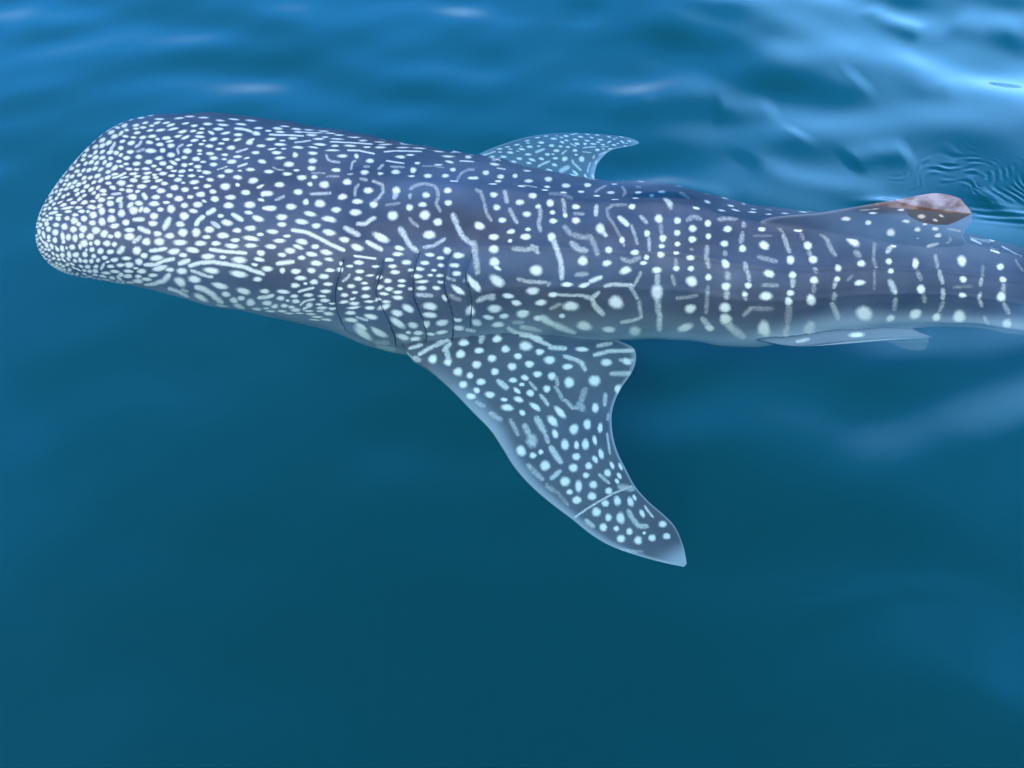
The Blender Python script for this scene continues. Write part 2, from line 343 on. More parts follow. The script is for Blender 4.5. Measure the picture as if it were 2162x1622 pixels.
# marks on the skin: patch, mirror flag, place on the skin (1/8192), shape, stroke, strength; the pale line across the near pectoral is a painted caustic
MARKS = """
00 731 4816 185 53.2 -38.5 -178 1;00 501 5044 219 67.6 -86.7 -83.7 1;00 547 5202 213 36.8 -156 -75.8 1;00 834 4661 240 80.2 131 -164 1;00 891 4839 184 53.5 70.6 -144 1;00 754 4672 236 84.4 150 -112 1
00 650 4692 276 95.6 90.4 -142 1;00 589 4632 254 93 24.1 -132 1;00 676 4546 281 89.4 -31.4 -218 1;00 736 4586 339 104 -37.7 -219 1;00 892 4595 204 75.8 179 -127 1;00 998 4649 236 78.6 157 -193 1
00 1088 4588 261 80.9 67.1 -210 1;00 1184 4647 199 54.6 47.1 -181 1;00 1248 4796 209 50.2 25.6 -210 1;00 1308 4660 167 41 -6.58 -215 1;00 1451 4701 163 39.8 -53.2 -224 1;00 1493 4870 163 38.4 4.27 -160 1
00 959 4914 184 48.6 -45 -171 1;00 1096 4847 184 48.6 33.2 -208 1;00 1342 4892 164 38.5 -45.1 -192 1;00 1617 4644 205 53.6 152 -202 1;00 847 4459 190 67.5 84.5 -197 1;00 941 4494 166 61.5 202 -204 1
00 761 4460 266 99.3 91.1 -203 1;00 625 4523 301 97.5 -40.1 -244 1;00 548 4513 362 126 -93.1 -193 1;00 390 4708 281 105 -192 -167 1;00 669 4416 263 103 79.7 -179 1;00 1032 4446 197 74 147 -173 1
00 1113 4465 276 98.3 128 -228 1;00 1171 4520 335 95.4 25.2 -294 1;00 1302 4539 174 48.8 48.8 -186 1;00 1183 4429 238 78 72.5 -257 1;00 1272 4440 246 28.6 -215 -271 1;00 1390 4454 180 64.1 153 -215 1
00 1502 4429 207 58.9 30.6 -233 1;00 1478 4566 586 162 19.3 -189 2.86 0.25 1;00 1554 4542 589 161 71 -193 2.14 0.71 1;00 1633 4508 224 44.9 15.4 -158 1;00 595 4349 274 87.9 -116 -277 1;00 752 4309 269 108 74.1 -188 1
00 674 4316 306 105 -24.3 -293 1;00 822 4326 229 81.8 33.7 -206 1;00 944 4298 206 72.8 81.1 -202 1;00 883 4270 397 129 14.3 -320 1;00 1023 4348 240 91.1 179 -256 1;00 1089 4334 186 89.7 246 -178 1
00 1201 4351 186 48.7 -52.1 -318 1;00 1178 4282 217 85.5 100 -249 1;00 1329 4315 215 83.4 124 -186 1;00 1428 4327 238 71.5 38 -288 1;00 1524 4333 207 87.8 209 -234 1;00 1619 4319 648 185 107 -290 0.96 -0.96 1
00 1635 4366 648 181 124 -270 1.35 -0.38 1;00 1631 4319 281 79.9 60 -150 1;00 607 4248 299 143 110 -183 1;00 692 4212 235 113 102 -157 1;00 760 4164 552 205 -12 -286 0.94 -0.62 0.8;00 766 4207 548 192 -15.3 -259 0.47 -0.78 0.8
00 836 4214 257 77.3 -51.5 -262 1;00 988 4247 224 90.3 234 -344 1;00 930 4184 246 83.1 32.6 -258 1;00 1019 4181 257 97.6 82.2 -211 1;00 1092 4193 615 201 29.8 -322 1.25 -0.71 0.7;00 1164 4201 276 116 140 -395 1
00 1257 4218 320 119 78.1 -338 1;00 1262 4278 419 131 35.4 -433 1;00 1412 4250 280 87.3 61.3 -374 1;00 1511 4200 219 80.3 68.3 -219 1;00 1332 4197 234 77.2 38 -260 1;00 1730 4295 201 56.2 130 -271 1
00 556 4152 478 202 -72.1 -262 0.59 -0.74 0.85;00 551 4206 477 189 -73.4 -237 0.44 -0.88 0.85;00 636 4135 332 136 -17.3 -238 1;00 628 4072 334 165 22.2 -249 1;00 736 4081 260 138 33 -281 1;00 810 4099 556 256 -6.7 -377 1.87 -0.63 0.5
00 891 4094 171 83 10.6 -277 1;00 980 4108 320 139 39.1 -278 1;00 1097 4117 620 239 37.2 -395 0.36 1.43 0.7;00 1173 4120 221 86.7 -0.957 -235 1;00 1274 4125 334 126 19.5 -413 1;00 1592 4160 705 232 77.2 -413 2.08 -0.62 0.8
00 1627 4193 708 220 103 -383 1.87 -0.54 0.8;00 1420 4164 265 88.8 66.3 -397 1;00 1721 4176 225 69.8 104 -276 1;00 679 4039 285 236 347 -96.3 1;00 741 3995 264 102 40.7 -232 1;00 830 4012 281 95.7 2.96 -243 1
00 616 3993 361 132 -21.1 -271 1;00 1063 4063 247 89.7 37.7 -243 1;00 989 4008 233 93.2 118 -245 1;00 1181 4040 299 103 3.88 -345 1;00 1136 4011 330 108 24.7 -356 1;00 1285 4023 220 74.6 16.4 -259 1
00 1372 4099 224 105 46.2 -387 1;00 1291 4087 349 154 36.8 -646 1;00 1491 4103 265 112 57.4 -506 1;00 1420 4053 226 78.8 56.6 -324 1;00 1601 4094 199 104 114 -492 1;00 1506 4054 328 111 90.9 -633 1
00 1679 4092 265 181 345 -592 1;00 698 3945 318 105 -3.43 -325 1;00 765 3906 351 107 8.31 -381 1;00 844 3912 251 86.4 52.2 -232 1;00 929 3944 249 86.8 66 -225 1;00 1114 3963 205 9.53 -197 -342 1
00 1039 3940 266 78.5 46.7 -236 1;00 1214 3936 278 83.8 9.49 -273 1;00 1354 3991 304 96.9 80.9 -509 1;00 1263 3954 339 141 154 -406 1;00 1575 4033 200 74.7 77.7 -268 1;00 1807 4082 226 54.9 -11.5 -353 1
00 740 3870 381 113 8.2 -349 1;00 809 3831 288 68.6 -42 -342 1;00 868 3826 352 96.3 27.9 -388 1;00 935 3844 253 68.7 39.9 -335 1;00 985 3891 350 98.9 60.4 -361 1;00 1033 3848 325 88.3 69.6 -358 1
00 1107 3893 260 73.6 42.9 -276 1;00 1331 3922 241 71.4 39.2 -294 1;00 1445 3973 241 71.8 60.1 -284 1;00 1671 4006 718 207 95.2 -448 3.12 -1.04 0.9;00 1288 3868 320 91.1 36.4 -414 1;00 1356 3869 355 99.1 83.7 -500 1
00 1525 3941 960 268 109 -575 4.44 -1.39 0.7;00 748 3704 714 185 16.4 -349 2.12 -0.65 1;00 784 3744 717 188 21.1 -351 1.92 -0.96 1;00 863 3760 229 69 86.1 -316 1;00 726 3746 265 95.4 145 -335 1;00 965 3783 235 78.1 148 -332 1
00 1153 3847 288 79.5 45.2 -431 1;00 1220 3847 242 88 91.8 -281 1;00 1079 3795 235 72.6 98.8 -260 1;00 1421 3858 209 45.1 21.5 -289 1;00 1585 3911 205 54.5 48.4 -288 1;00 1671 3931 392 105 115 -572 1
00 1747 3965 207 56.7 85.4 -317 1;00 899 3726 263 89.8 188 -382 1;00 1023 3766 380 96.7 85.4 -466 1;00 1153 3776 269 83.5 115 -375 1;00 1314 3792 246 64.7 45 -357 1;00 1228 3784 321 84.6 44.7 -487 1
00 969 3714 224 71.4 107 -241 1;00 1041 3729 351 86.4 62.4 -333 1;00 808 3700 230 77.7 219 -456 1;00 887 3665 258 60.4 27 -245 1;00 986 3661 235 72.7 163 -363 1;00 1074 3688 244 82 176 -301 1
00 1219 3724 230 77.1 96.4 -250 1;00 1396 3792 362 91.7 121 -560 1;00 1544 3834 257 63.4 60.4 -302 1;00 1675 3841 206 39.7 8.72 -264 1;00 1806 3825 186 65.2 98.8 -161 1;00 1472 3768 263 49.2 27.9 -308 1
00 1359 3710 191 56.1 88.1 -257 1;00 1272 3688 417 101 65.5 -497 1;00 713 3607 307 74.2 11.5 -303 1;00 806 3616 237 55 16.3 -184 1;00 1127 3655 280 65.8 55.5 -293 1;00 967 3583 215 56.7 73.1 -226 1
00 879 3580 291 76.1 116 -371 1;00 1061 3586 259 81.9 152 -268 1;00 1217 3610 238 53.9 34.1 -202 1;00 1390 3636 333 72.8 90.6 -426 1;00 1469 3680 263 57.7 70.5 -283 1;00 1607 3705 193 42.5 28.1 -161 1
00 1698 3744 391 89.6 52.6 -301 1;00 759 3541 282 11.4 -153 -263 1;00 832 3518 342 70.7 41.5 -355 1;00 890 3507 261 52.8 33.8 -245 1;00 1308 3596 247 53.6 39.8 -229 1;00 1124 3546 225 48.1 40.5 -197 1
00 952 3506 372 109 163 -307 1;00 700 3489 269 59 10.6 -239 1;00 1878 3760 194 102 342 -263 1;00 805 3449 688 134 35.2 -328 2.68 -0.25 0.85;00 716 3434 331 67.5 21.9 -380 1;00 1527 3620 282 43 20.9 -262 1
00 1443 3561 211 41.8 50.3 -214 1;00 1784 3653 209 33.9 11.9 -216 1;00 773 3385 276 70.1 133 -330 1;00 714 3349 268 72.2 87.8 -190 1;00 929 3420 212 38.7 26.5 -166 1;00 1018 3443 348 66.2 30.8 -182 0.38 0.58 0.95
00 1105 3447 238 46.5 49.9 -237 1;00 1202 3492 293 58.9 53.2 -242 1;00 1281 3465 213 40 43.1 -192 1;00 1369 3508 306 58.6 64.6 -302 1;00 1560 3525 237 31.9 13.2 -202 1;00 1678 3569 178 35.5 35.4 -234 1
00 1922 3664 351 72.2 48.5 -200 1;00 787 3302 284 46.7 18.6 -175 1;00 864 3298 404 63.9 29.8 -191 0.00 0.94 0.8;00 992 3337 241 29.3 1.8 -218 1;00 1108 3351 188 32.7 43.7 -199 1;00 1196 3391 280 50 86.1 -345 1
00 1343 3387 267 43.9 51 -211 1;00 1444 3421 210 35 45.4 -198 1;00 1486 3479 369 -10.3 -161 -448 1;00 1684 3459 186 32.9 28.9 -185 1;00 1848 3497 177 32.6 37.9 -171 1;00 1920 3582 280 25.6 -21.4 -375 1
00 970 3224 220 31.7 25.9 -128 1;00 1067 3248 281 42.1 36.8 -169 1;00 1169 3281 303 46.9 61.7 -240 1;00 1248 3311 247 38.3 36.6 -129 1;00 1559 3352 332 50.8 41.6 -189 1.02 -0.56 0.95;00 1423 3329 220 9.07 -16.1 -263 1
00 1857 3394 236 25.2 18.9 -295 1;00 1965 3481 448 75.2 71.4 -285 1;00 1024 3098 379 44.1 47.1 -191 1.56 -0.10 0.9;00 1134 3177 239 31.5 38.7 -149 1;00 1361 3244 206 26.6 38.6 -139 1;00 1476 3188 338 38.8 45.8 -194 0.48 -0.77 0.95
00 1497 3246 342 44.2 44.8 -196 0.67 -0.48 0.95;00 1642 3310 312 45.6 54.5 -285 1;00 1777 3317 329 48.6 34.7 -201 1.44 0.87 0.95;00 1939 3331 166 -0.737 -43.6 -205 1;00 1138 3068 216 22.9 50.9 -181 1;00 1242 3098 287 31 49 -150 0.62 -1.17 0.9
00 1344 3123 220 22.6 59.7 -187 1;00 1619 3184 370 45.1 44.7 -211 1.15 0.73 0.8;00 1705 3229 166 3.72 -18.6 -188 1;01 973 2920 206 15.9 59.9 -219 1;00 1081 2952 323 24.7 50 -162 1.43 0.62 0.9;00 1578 3106 202 21 37.5 -167 1
00 1479 3041 229 18.8 32 -122 1;00 1797 3141 216 22.8 46.6 -236 1;00 1898 3193 182 20.4 46.1 -209 1;00 1980 3128 290 27.4 76.9 -322 1;01 980 2814 199 10.6 37.8 -126 1;00 1186 2927 243 16.3 63.4 -192 1
00 1279 2928 210 13.6 64.3 -178 1;00 1375 3010 210 15.8 43.9 -133 1;00 1567 3000 220 17.7 65.7 -273 1;00 1692 3050 168 15.5 40.2 -180 1;00 1915 3058 123 0.487 -6.98 -236 1;00 1794 3008 207 15.4 61.8 -281 1
01 1206 2811 201 7.55 47.9 -131 1;01 1109 2776 241 7.25 46.8 -127 1;01 1037 2785 360 14.7 56.3 -165 0.96 -0.77 0.8;01 1362 2857 145 6.5 64.7 -175 1;01 1524 2897 166 8.8 55.7 -198 1;01 1646 2928 211 14.2 58.8 -245 1
00 1772 2921 147 0.885 18.5 -225 1;00 1922 2960 157 9.44 55.4 -252 1;01 1039 2598 239 -0.79 40.1 -105 1;01 1170 2655 418 -2.25 76.1 -188 1.48 -0.11 1;01 1228 2698 420 3.85 78.5 -194 1.48 -0.34 1;01 1319 2698 161 12.7 107 -152 1
01 1464 2776 146 -7.2 13.8 -172 1;01 1663 2829 445 19.2 61.1 -239 3.13 0.42 1;01 1762 2834 442 16.6 60 -241 2.25 0.16 1;01 1845 2843 441 14.6 58.1 -243 2.25 0.16 1;01 2002 2874 234 -0.0687 10.1 -190 1;01 1091 2531 280 -7.55 62.6 -149 1
01 1131 2378 432 -29.2 75.3 -162 2.05 0.00 1;01 1202 2446 416 -23.6 85.9 -169 1.36 -0.68 1;01 1273 2534 415 -13.4 84.8 -180 2.05 -0.45 1;01 1048 2398 263 -56.2 -90.6 -103 1;01 1183 2527 150 0.0904 99.2 -150 1;01 1391 2668 237 0.769 85.8 -213 1
01 1589 2718 144 1.8 55.4 -175 1;01 1709 2743 280 6.1 69.2 -260 1;01 1838 2732 131 -4.93 13.7 -155 1;01 1992 2778 185 -12.2 -26.4 -237 1;01 1397 2548 375 -7.71 72.6 -170 0.08 0.00 1;01 1397 2554 322 -6.61 62.2 -146 1.34 -0.45 1
01 1483 2552 361 -9.55 72.9 -171 1.87 -0.56 0.95;01 1580 2623 358 -4.15 65.7 -182 2.29 -0.13 0.95;01 1697 2647 373 -0.733 52.8 -188 2.92 0.42 0.95;01 1820 2640 373 -3.82 48.7 -186 2.71 0.48 0.95;01 1911 2616 371 -7.24 50.7 -184 1.46 0.63 0.95;01 1984 2580 374 -7.41 51.2 -183 1.88 0.62 0.95
01 969 2297 216 -18.6 67.2 -130 1;01 1016 2255 372 -35.2 165 -336 1;01 1199 2342 126 -0.00316 146 -138 1;01 1958 2692 303 -26 -29.2 -303 1;01 949 2155 207 -33.3 72.3 -189 1;01 1053 2207 232 -24.3 70.1 -151 1
01 1277 2357 224 -17.2 104 -180 1;01 1372 2381 190 -18.3 35.9 -124 1;01 1615 2501 122 -13 14.1 -144 1;01 1471 2422 440 -23.7 88.4 -194 1.13 0.37 0.8;01 1533 2398 431 -28.1 92.6 -193 2.25 0.88 0.8;01 1594 2385 430 -30.7 90.1 -193 1.00 0.12 0.8
01 923 2029 223 -42.3 106 -161 1;01 1011 2078 299 -49.6 102 -188 1;01 1128 2159 218 -26.5 85.4 -182 1;01 1830 2508 113 -13.4 -15.5 -135 1;01 1169 2047 293 -61.7 52.7 -133 0.86 -0.31 0.95;01 1229 2159 282 -37 68.7 -102 0.63 -0.70 0.95
01 1463 2271 156 -24 5.54 -108 1;01 1065 2048 204 -49.9 37.6 -201 1;01 983 1948 201 -40.4 41.9 -107 1;01 1079 1934 532 -86.9 94.2 -133 2.78 -0.28 0.9;01 1975 2463 221 -10.6 62.6 -187 1;01 904 1821 240 -45.6 118 -148 1
00 1757 4741 180 39.4 47.7 -166 1;00 1799 4654 180 41.2 83.9 -251 1;00 1813 4577 808 202 124 -269 8.50 0.20 1;00 1949 4626 804 191 137 -231 6.00 0.30 1;00 1704 4629 272 69 192 -263 1;00 1769 4454 177 50.1 154 -226 1
00 1868 4461 290 74.2 123 -382 1;00 1870 4377 149 37 48.1 -265 1;00 1827 4274 201 70.6 256 -394 1;00 1920 4302 327 88.2 109 -530 1;00 1881 4224 183 52.1 50.8 -257 1;00 1939 4542 192 47.1 109 -243 1
00 2003 4475 815 199 128 -277 3.25 -0.30 0.8;00 2059 4526 811 191 125 -264 3.50 -0.50 0.8;00 2029 4362 166 38.4 68.8 -276 1;00 2062 4711 167 35 46.8 -186 1;00 2145 4618 154 34.4 62.5 -253 1;00 2187 4681 250 54.4 74.7 -329 1
00 2184 4489 140 28.2 20.3 -259 1;00 2147 4410 172 31.1 -6.73 -416 1;00 1901 4830 178 37 95 -169 1;00 1942 4745 178 38.7 142 -231 1;00 1793 4849 177 39.5 123 -237 1;00 2044 4794 72.5 15.1 91.5 -282 1
00 2001 4895 159 32.7 128 -201 1;00 2126 4892 158 31.4 -23.7 -257 1;00 2203 4821 159 31.3 33.4 -311 1;00 2286 4796 178 34.3 136 -252 1;00 2501 4772 200 38.1 157 -233 1;00 2327 4600 1.01e+03 214 200 -336 9.37 0.50 1
00 2444 4659 1.01e+03 201 207 -302 6.56 0.44 1;00 2544 4691 1e+03 193 139 -285 6.56 0.44 1;00 2297 4667 135 26.1 139 -346 1;00 2410 4820 134 24.1 203 -336 1;00 2313 4499 226 49.3 140 -300 1;00 2429 4569 149 27.6 138 -284 1
00 2569 4605 230 45 128 -335 1;00 2677 4651 161 30.3 153 -228 1;00 2315 4399 126 28.4 142 -361 1;00 2477 4483 815 169 157 -289 5.00 0.15 1;00 2555 4493 811 164 101 -291 3.00 0.70 1;00 2622 4477 811 164 93.5 -290 3.25 0.65 1
00 2416 4327 183 41.4 109 -230 1;00 2768 4597 1.02e+03 187 219 -308 6.25 -0.50 1;00 2861 4668 1.01e+03 175 159 -283 6.88 0.12 1;00 2964 4717 1.01e+03 165 164 -254 6.87 0.12 1;00 2695 4776 133 23.9 255 -214 1;00 2846 4784 134 22.4 184 -263 1
00 2926 5192 140 60 660 73.3 1;00 2980 4840 135 19.3 184 -425 1;00 2774 5233 119 52.9 262 13.3 1;00 2636 4816 161 27.1 255 -352 1;00 2873 4515 184 29.5 80.3 -207 1;00 2943 4599 215 36.6 141 -306 1
00 2944 5653 114 45.5 869 4.68 1;00 3148 4874 163 18.8 147 -483 1;00 3244 4763 141 17 34.9 -181 1;00 3411 4804 272 26.7 36 -126 1;00 3287 4988 161 17.6 167 -101 1;00 2854 4378 925 179 209 -345 8.33 1.28 0.9
00 3029 4443 320 54.4 120 -250 1;00 3198 4494 209 31 169 -338 1;00 3277 4598 205 14.1 -101 -232 1;00 3417 4650 1.03e+03 125 116 -276 7.31 0.44 0.9;00 2300 4260 588 141 75.7 -292 0.54 1.43 0.6;00 2333 4215 590 147 80.1 -296 1.07 0.54 0.6
00 2385 4207 592 149 93.6 -285 2.50 0.29 0.6;00 2169 4297 198 43.7 50 -237 1;00 2041 4220 333 92 48.3 -160 1;00 2201 4173 209 58.8 55.1 -163 1;00 2033 4081 183 57.7 38.7 -254 1;00 2222 4076 234 66.7 59.5 -301 1
00 1934 4148 164 58.6 74.5 -304 1;00 1934 4021 833 228 71.5 -572 1.75 1.00 0.45;00 1982 4009 836 221 76.9 -567 2.75 0.25 0.45;00 1896 3973 188 50.3 55.5 -302 1;00 2424 4091 198 70.6 57.4 -360 1;00 2659 4111 216 65.9 52.8 -263 1
00 2528 4187 591 153 92.2 -256 0.36 -1.96 0.6;00 2527 4262 589 135 90.9 -274 0.89 -0.54 0.6;00 2525 4373 214 -77.7 -324 -156 1;00 2763 4235 463 102 89 -221 0.97 -0.97 0.5;00 2788 4125 302 85 150 -387 1;00 2654 4313 227 49.4 46.5 -179 1
00 2893 4205 212 45.7 93.6 -182 1;00 2648 4205 512 123 59.1 -243 1.25 0.00 0.4;00 2889 4297 599 118 133 -259 3.93 0.18 0.35;00 3022 4292 301 55.4 48.9 -146 1;00 3028 4185 266 55.7 120 -363 1;00 2548 4071 832 221 127 -692 2.00 -0.10 0.5
00 3154 4227 226 40.3 59.2 -191 1;00 3290 4270 267 41.8 38.8 -201 1;00 3126 4424 840 135 161 -286 5.00 0.00 0.3;00 3210 4447 840 126 125 -273 4.00 0.75 0.3;00 3332 4412 300 42.2 19.1 -159 1;00 3376 4179 1.08e+03 181 54.2 -405 3.75 0.12 0.9
00 3507 4262 238 31.9 80.2 -261 1;00 3404 4280 533 76.8 25.1 -228 0.94 -1.56 0.35;00 3433 4385 528 70.2 39.9 -185 1.88 -0.94 0.35;00 3477 4443 524 65.1 71.8 -168 1.47 0.00 0.35;00 2048 3967 203 50.4 72.6 -326 1;00 2110 4028 307 74.9 150 -595 1
00 2267 3988 302 67.4 73.1 -308 1;00 2171 3952 197 45.3 70.6 -215 1;00 2286 4037 838 188 112 -653 5.50 0.10 0.35;00 2412 4022 596 128 78.4 -463 3.57 -0.07 0.3;00 2022 3815 191 41.4 43 -214 1;00 2253 3890 358 74.8 76.4 -256 1
00 2366 3909 190 40 32 -164 1;00 2541 3983 210 44.9 50.9 -201 1;00 1950 3679 159 32.3 46.5 -201 1;00 2183 3759 211 40 65 -195 1;00 2359 3788 466 87.1 61.8 -288 4.58 -0.22 0.6;00 2061 3639 487 90.2 65.8 -283 1.94 -0.83 0.55
00 2731 3926 191 37.7 52.6 -198 1;00 2630 3882 464 91.3 90.4 -296 0.14 -1.67 0.45;00 2630 3951 462 97.1 80.9 -302 0.69 -0.83 0.45;00 2669 4039 459 94.6 67.1 -396 1.39 0.28 0.4;00 2789 4028 473 91.5 90.8 -392 2.22 0.83 0.5;00 2840 3985 480 92.2 102 -333 0.28 1.67 0.5
00 2841 3902 482 88.1 98.7 -306 -1.11 1.53 0.5;00 2816 3832 480 81.9 88.9 -310 -1.11 0.83 0.5;00 2543 3788 192 58.2 108 -174 1;00 2947 3992 229 41.5 54.7 -192 1;00 2950 3950 291 53 58.1 -184 -0.33 1.00 0.7;00 3065 3951 436 75.1 43.9 -276 0.13 -0.63 0.5
00 3069 4048 433 77 46.3 -370 0.75 -0.62 0.4;00 3115 4079 435 91.6 41.4 -363 2.00 -0.55 0.4;00 3187 4093 437 115 46 -360 2.00 0.30 0.4;00 3245 4071 440 86.2 45.5 -350 0.88 1.00 0.4;00 3276 4010 443 67.7 42 -321 0.25 1.75 0.4;00 3285 3922 447 66.4 39.9 -259 -0.50 1.25 0.4
00 3304 3834 451 60.6 38 -261 0.88 1.62 0.4;00 3189 3978 246 39.9 26.6 -215 1;00 3349 4048 244 37.5 25.3 -274 1;00 3375 3904 248 33.7 25.6 -199 1;00 3217 3719 188 25.1 9.67 -125 1;00 3180 3854 222 32.9 21.9 -244 1
00 3084 3807 275 41.3 24.7 -181 1;00 2949 3818 491 78.8 93.2 -302 3.06 -0.42 0.3;00 2009 3488 148 24.4 47.2 -198 1;00 2165 3548 186 31.1 51 -181 1;00 2378 3654 176 21.8 12.8 -151 1;00 2264 3645 315 -8.04 -53.1 -185 1
00 2670 3769 176 30.6 75.8 -225 1;00 2803 3769 240 39.1 51.7 -185 1;00 2522 3604 188 32.3 56.9 -197 1;00 2677 3626 164 27.1 68.7 -175 1;00 2971 3675 186 28 34.9 -125 1;00 2324 3496 151 4.84 -16.1 -237 1
00 2486 3467 129 4.89 -1.93 -207 1;00 2115 3393 178 24.5 42.8 -185 1;00 2129 3296 211 27.2 52.7 -235 1;00 2747 3502 359 51 82.5 -227 1.35 0.00 0.85;00 2795 3548 361 52.5 67.1 -227 1.04 -0.83 0.85;00 2825 3595 362 54.8 63.2 -225 0.63 -0.21 0.85
00 3118 3642 447 62.4 26.4 -262 0.50 0.75 0.35;00 3157 3594 450 60.2 18.5 -263 1.25 0.87 0.35;00 3327 3635 230 27.9 18 -149 1;00 2275 3372 150 9.77 12 -215 1;00 2395 3352 203 32.9 63.2 -208 1;00 3077 3474 266 33.5 24.9 -160 0.59 0.88 0.75
00 3131 3361 327 41.5 18.6 -192 0.89 1.43 0.75;00 3186 3278 331 24.4 9.13 -208 0.89 0.62 0.75;00 3450 3689 285 31.4 10.1 -157 0.47 1.09 0.7;00 3502 3533 328 32.2 -0.903 -178 0.89 1.79 0.7;00 3563 3405 327 27.7 -11.8 -179 1.07 0.98 0.7;00 3612 3347 326 31.5 -13.2 -169 0.66 0.18 0.7
00 3283 3462 166 17.8 6.8 -142 1;00 3293 3306 468 54.2 3.41 -266 2.00 -0.25 0.6;00 3365 3363 470 50.4 8.92 -259 2.50 -1.50 0.6;00 2920 3377 103 -19.7 -86.8 -159 1;00 2685 3380 290 38.8 77.7 -180 1.83 1.00 0.85;00 2511 3298 143 0.482 -3.38 -194 1
00 2067 3185 170 8.2 17.6 -237 1;00 2271 3244 401 32 67.7 -242 2.61 0.39 0.95;00 2377 3224 394 31.2 75.2 -241 2.50 1.14 0.95;00 2482 3177 386 35.3 83 -240 2.27 1.25 0.95;00 2589 3136 388 31.8 105 -244 2.61 1.14 0.95;00 2746 3201 156 -19 -19.7 -184 1
01 2640 3254 194 -12.8 32.1 -222 1;01 2879 3264 335 19.5 56.7 -228 2.31 1.25 0.9;00 3075 3276 197 -17.3 -70.6 -265 1;00 3069 3201 191 14.7 42.4 -286 1;01 3436 3254 226 -66.4 -145 -149 1;00 2184 3152 260 24.6 90.1 -366 1
00 2307 3111 163 -1.38 1.72 -199 1;00 2131 3075 163 12.9 59.3 -253 1;00 2283 3031 175 -21.8 -85.1 -278 1;00 2415 3078 242 20.4 82.7 -234 1;00 2072 2980 186 3.29 13.8 -228 1;00 2508 3037 160 -9.21 8.31 -217 1
01 2223 2960 184 2.2 23.5 -179 1;00 2395 2967 173 -9.21 -2.45 -231 1;01 2162 2885 236 0.0524 24.8 -245 1;01 2320 2892 244 12.8 86.2 -249 1;01 2537 2950 221 -11.6 41.8 -320 1;01 2438 2858 173 -0.926 48.5 -208 1
01 2193 2779 366 10.4 59.1 -198 2.71 -0.31 1;01 2055 2652 185 -7.11 8.18 -176 1;01 2280 2679 188 1.95 76.2 -195 1;01 2173 2654 342 2.45 52 -176 1;01 2318 2592 167 -1.34 88.5 -206 1;00 3651 4698 180 11.2 13.2 -160 1
00 3632 4887 1.34e+03 137 206 -382 8.33 2.33 0.8;00 3927 4749 217 11 128 -161 1;00 4121 4546 245 14.6 56.2 -94.1 1;00 3732 4393 248 24.7 55.8 -136 1;00 3604 4430 279 30.9 70.9 -121 1;00 3845 4474 347 29.2 83.9 -112 1
00 3723 4280 266 28.7 89.5 -303 1;00 3966 4400 220 16.5 92.3 -132 1;00 4273 4461 211 7.68 92.6 -100 1;00 4447 4621 265 9.86 41.9 -101 1;00 3536 4272 285 37 97 -253 1;00 3895 5069 1.31e+03 72.9 341 -27 12.50 2.08 0.8
00 3715 4600 1.03e+03 98.8 180 -307 4.38 0.63 0.8;00 3654 4878 406 5.84 -120 -464 1;00 4126 4310 305 15.8 72.6 -267 1;00 4113 4225 268 15.1 105 -426 1;00 3920 4231 238 17.6 96.4 -378 1;00 3989 4263 1.41e+03 118 231 -477 9.17 1.67 0.6
00 3687 4212 215 25.5 162 -475 1;00 4265 4242 269 11.7 173 -316 1;00 4403 4374 286 8.26 78.8 -198 1;00 4535 4287 273 6.45 -41.2 -320 1;00 4644 4405 241 5.71 35.1 -144 1;00 4665 4770 328 3.85 46.1 -173 1
00 4533 4467 616 19.6 27.3 -142 1.43 -1.07 0.35;00 4573 4593 610 17.1 48.4 -132 1.79 -0.89 0.35;00 4747 4543 543 10.5 -3.63 -122 0.78 1.41 0.35;00 4753 4384 546 10.2 11.7 -124 -0.62 0.94 0.35;00 4864 4426 273 3.61 -3.1 -170 1;00 4844 4251 316 6.73 -8.39 -377 1
00 4683 4194 245 6.17 77.2 -447 1;00 4864 4619 617 7.3 5.62 -134 1.25 0.11 0.25;00 5054 4520 251 0.105 89.7 -139 1;00 5104 4174 173 -16.8 -170 -70.6 1;00 4973 4338 395 2.08 44.6 -126 1;00 5239 4496 484 -5.48 71.1 -94.2 1.94 1.11 0.45
00 5422 4469 305 -23.7 -14.5 -92.6 1;00 5322 4088 284 -45.5 -94.7 -408 1;00 3716 4048 243 29.5 31.8 -276 1;00 3805 4072 363 48 16.5 -265 0.21 0.83 0.6;00 3822 4008 364 38.6 11.4 -231 0.21 1.25 0.6;00 3934 3969 230 22 27 -181 1
00 4027 4075 228 25.8 46.7 -210 1;00 3758 3882 260 26.1 13.4 -166 1;00 3590 4068 439 63.3 56.9 -343 1.00 0.50 0.4;00 3631 4007 441 53 52.5 -291 0.75 2.25 0.4;00 3670 3866 446 47.2 35.4 -239 0.50 2.25 0.4;00 3710 3737 449 42.7 19.1 -231 1.00 1.62 0.4
00 4005 3796 233 18.7 32.8 -169 1;00 3884 3802 369 32.2 5.74 -191 0.63 1.25 0.55;00 3920 3703 370 30.5 7.35 -185 0.62 1.04 0.55;00 3820 3689 248 21.7 3.4 -186 1;00 4174 4012 256 21.9 35.2 -159 1;00 4084 3941 312 25.6 58 -194 1
00 4108 3841 367 27.6 50.6 -177 0.00 1.25 0.5;00 4109 3730 369 26.4 46.1 -173 -0.31 1.15 0.5;00 4118 3612 372 25.8 39.5 -169 0.31 1.35 0.5;00 4203 3877 337 24 57.1 -209 1;00 4219 3737 245 16.2 42.6 -170 1;00 4381 4023 242 18.7 62.5 -221 1
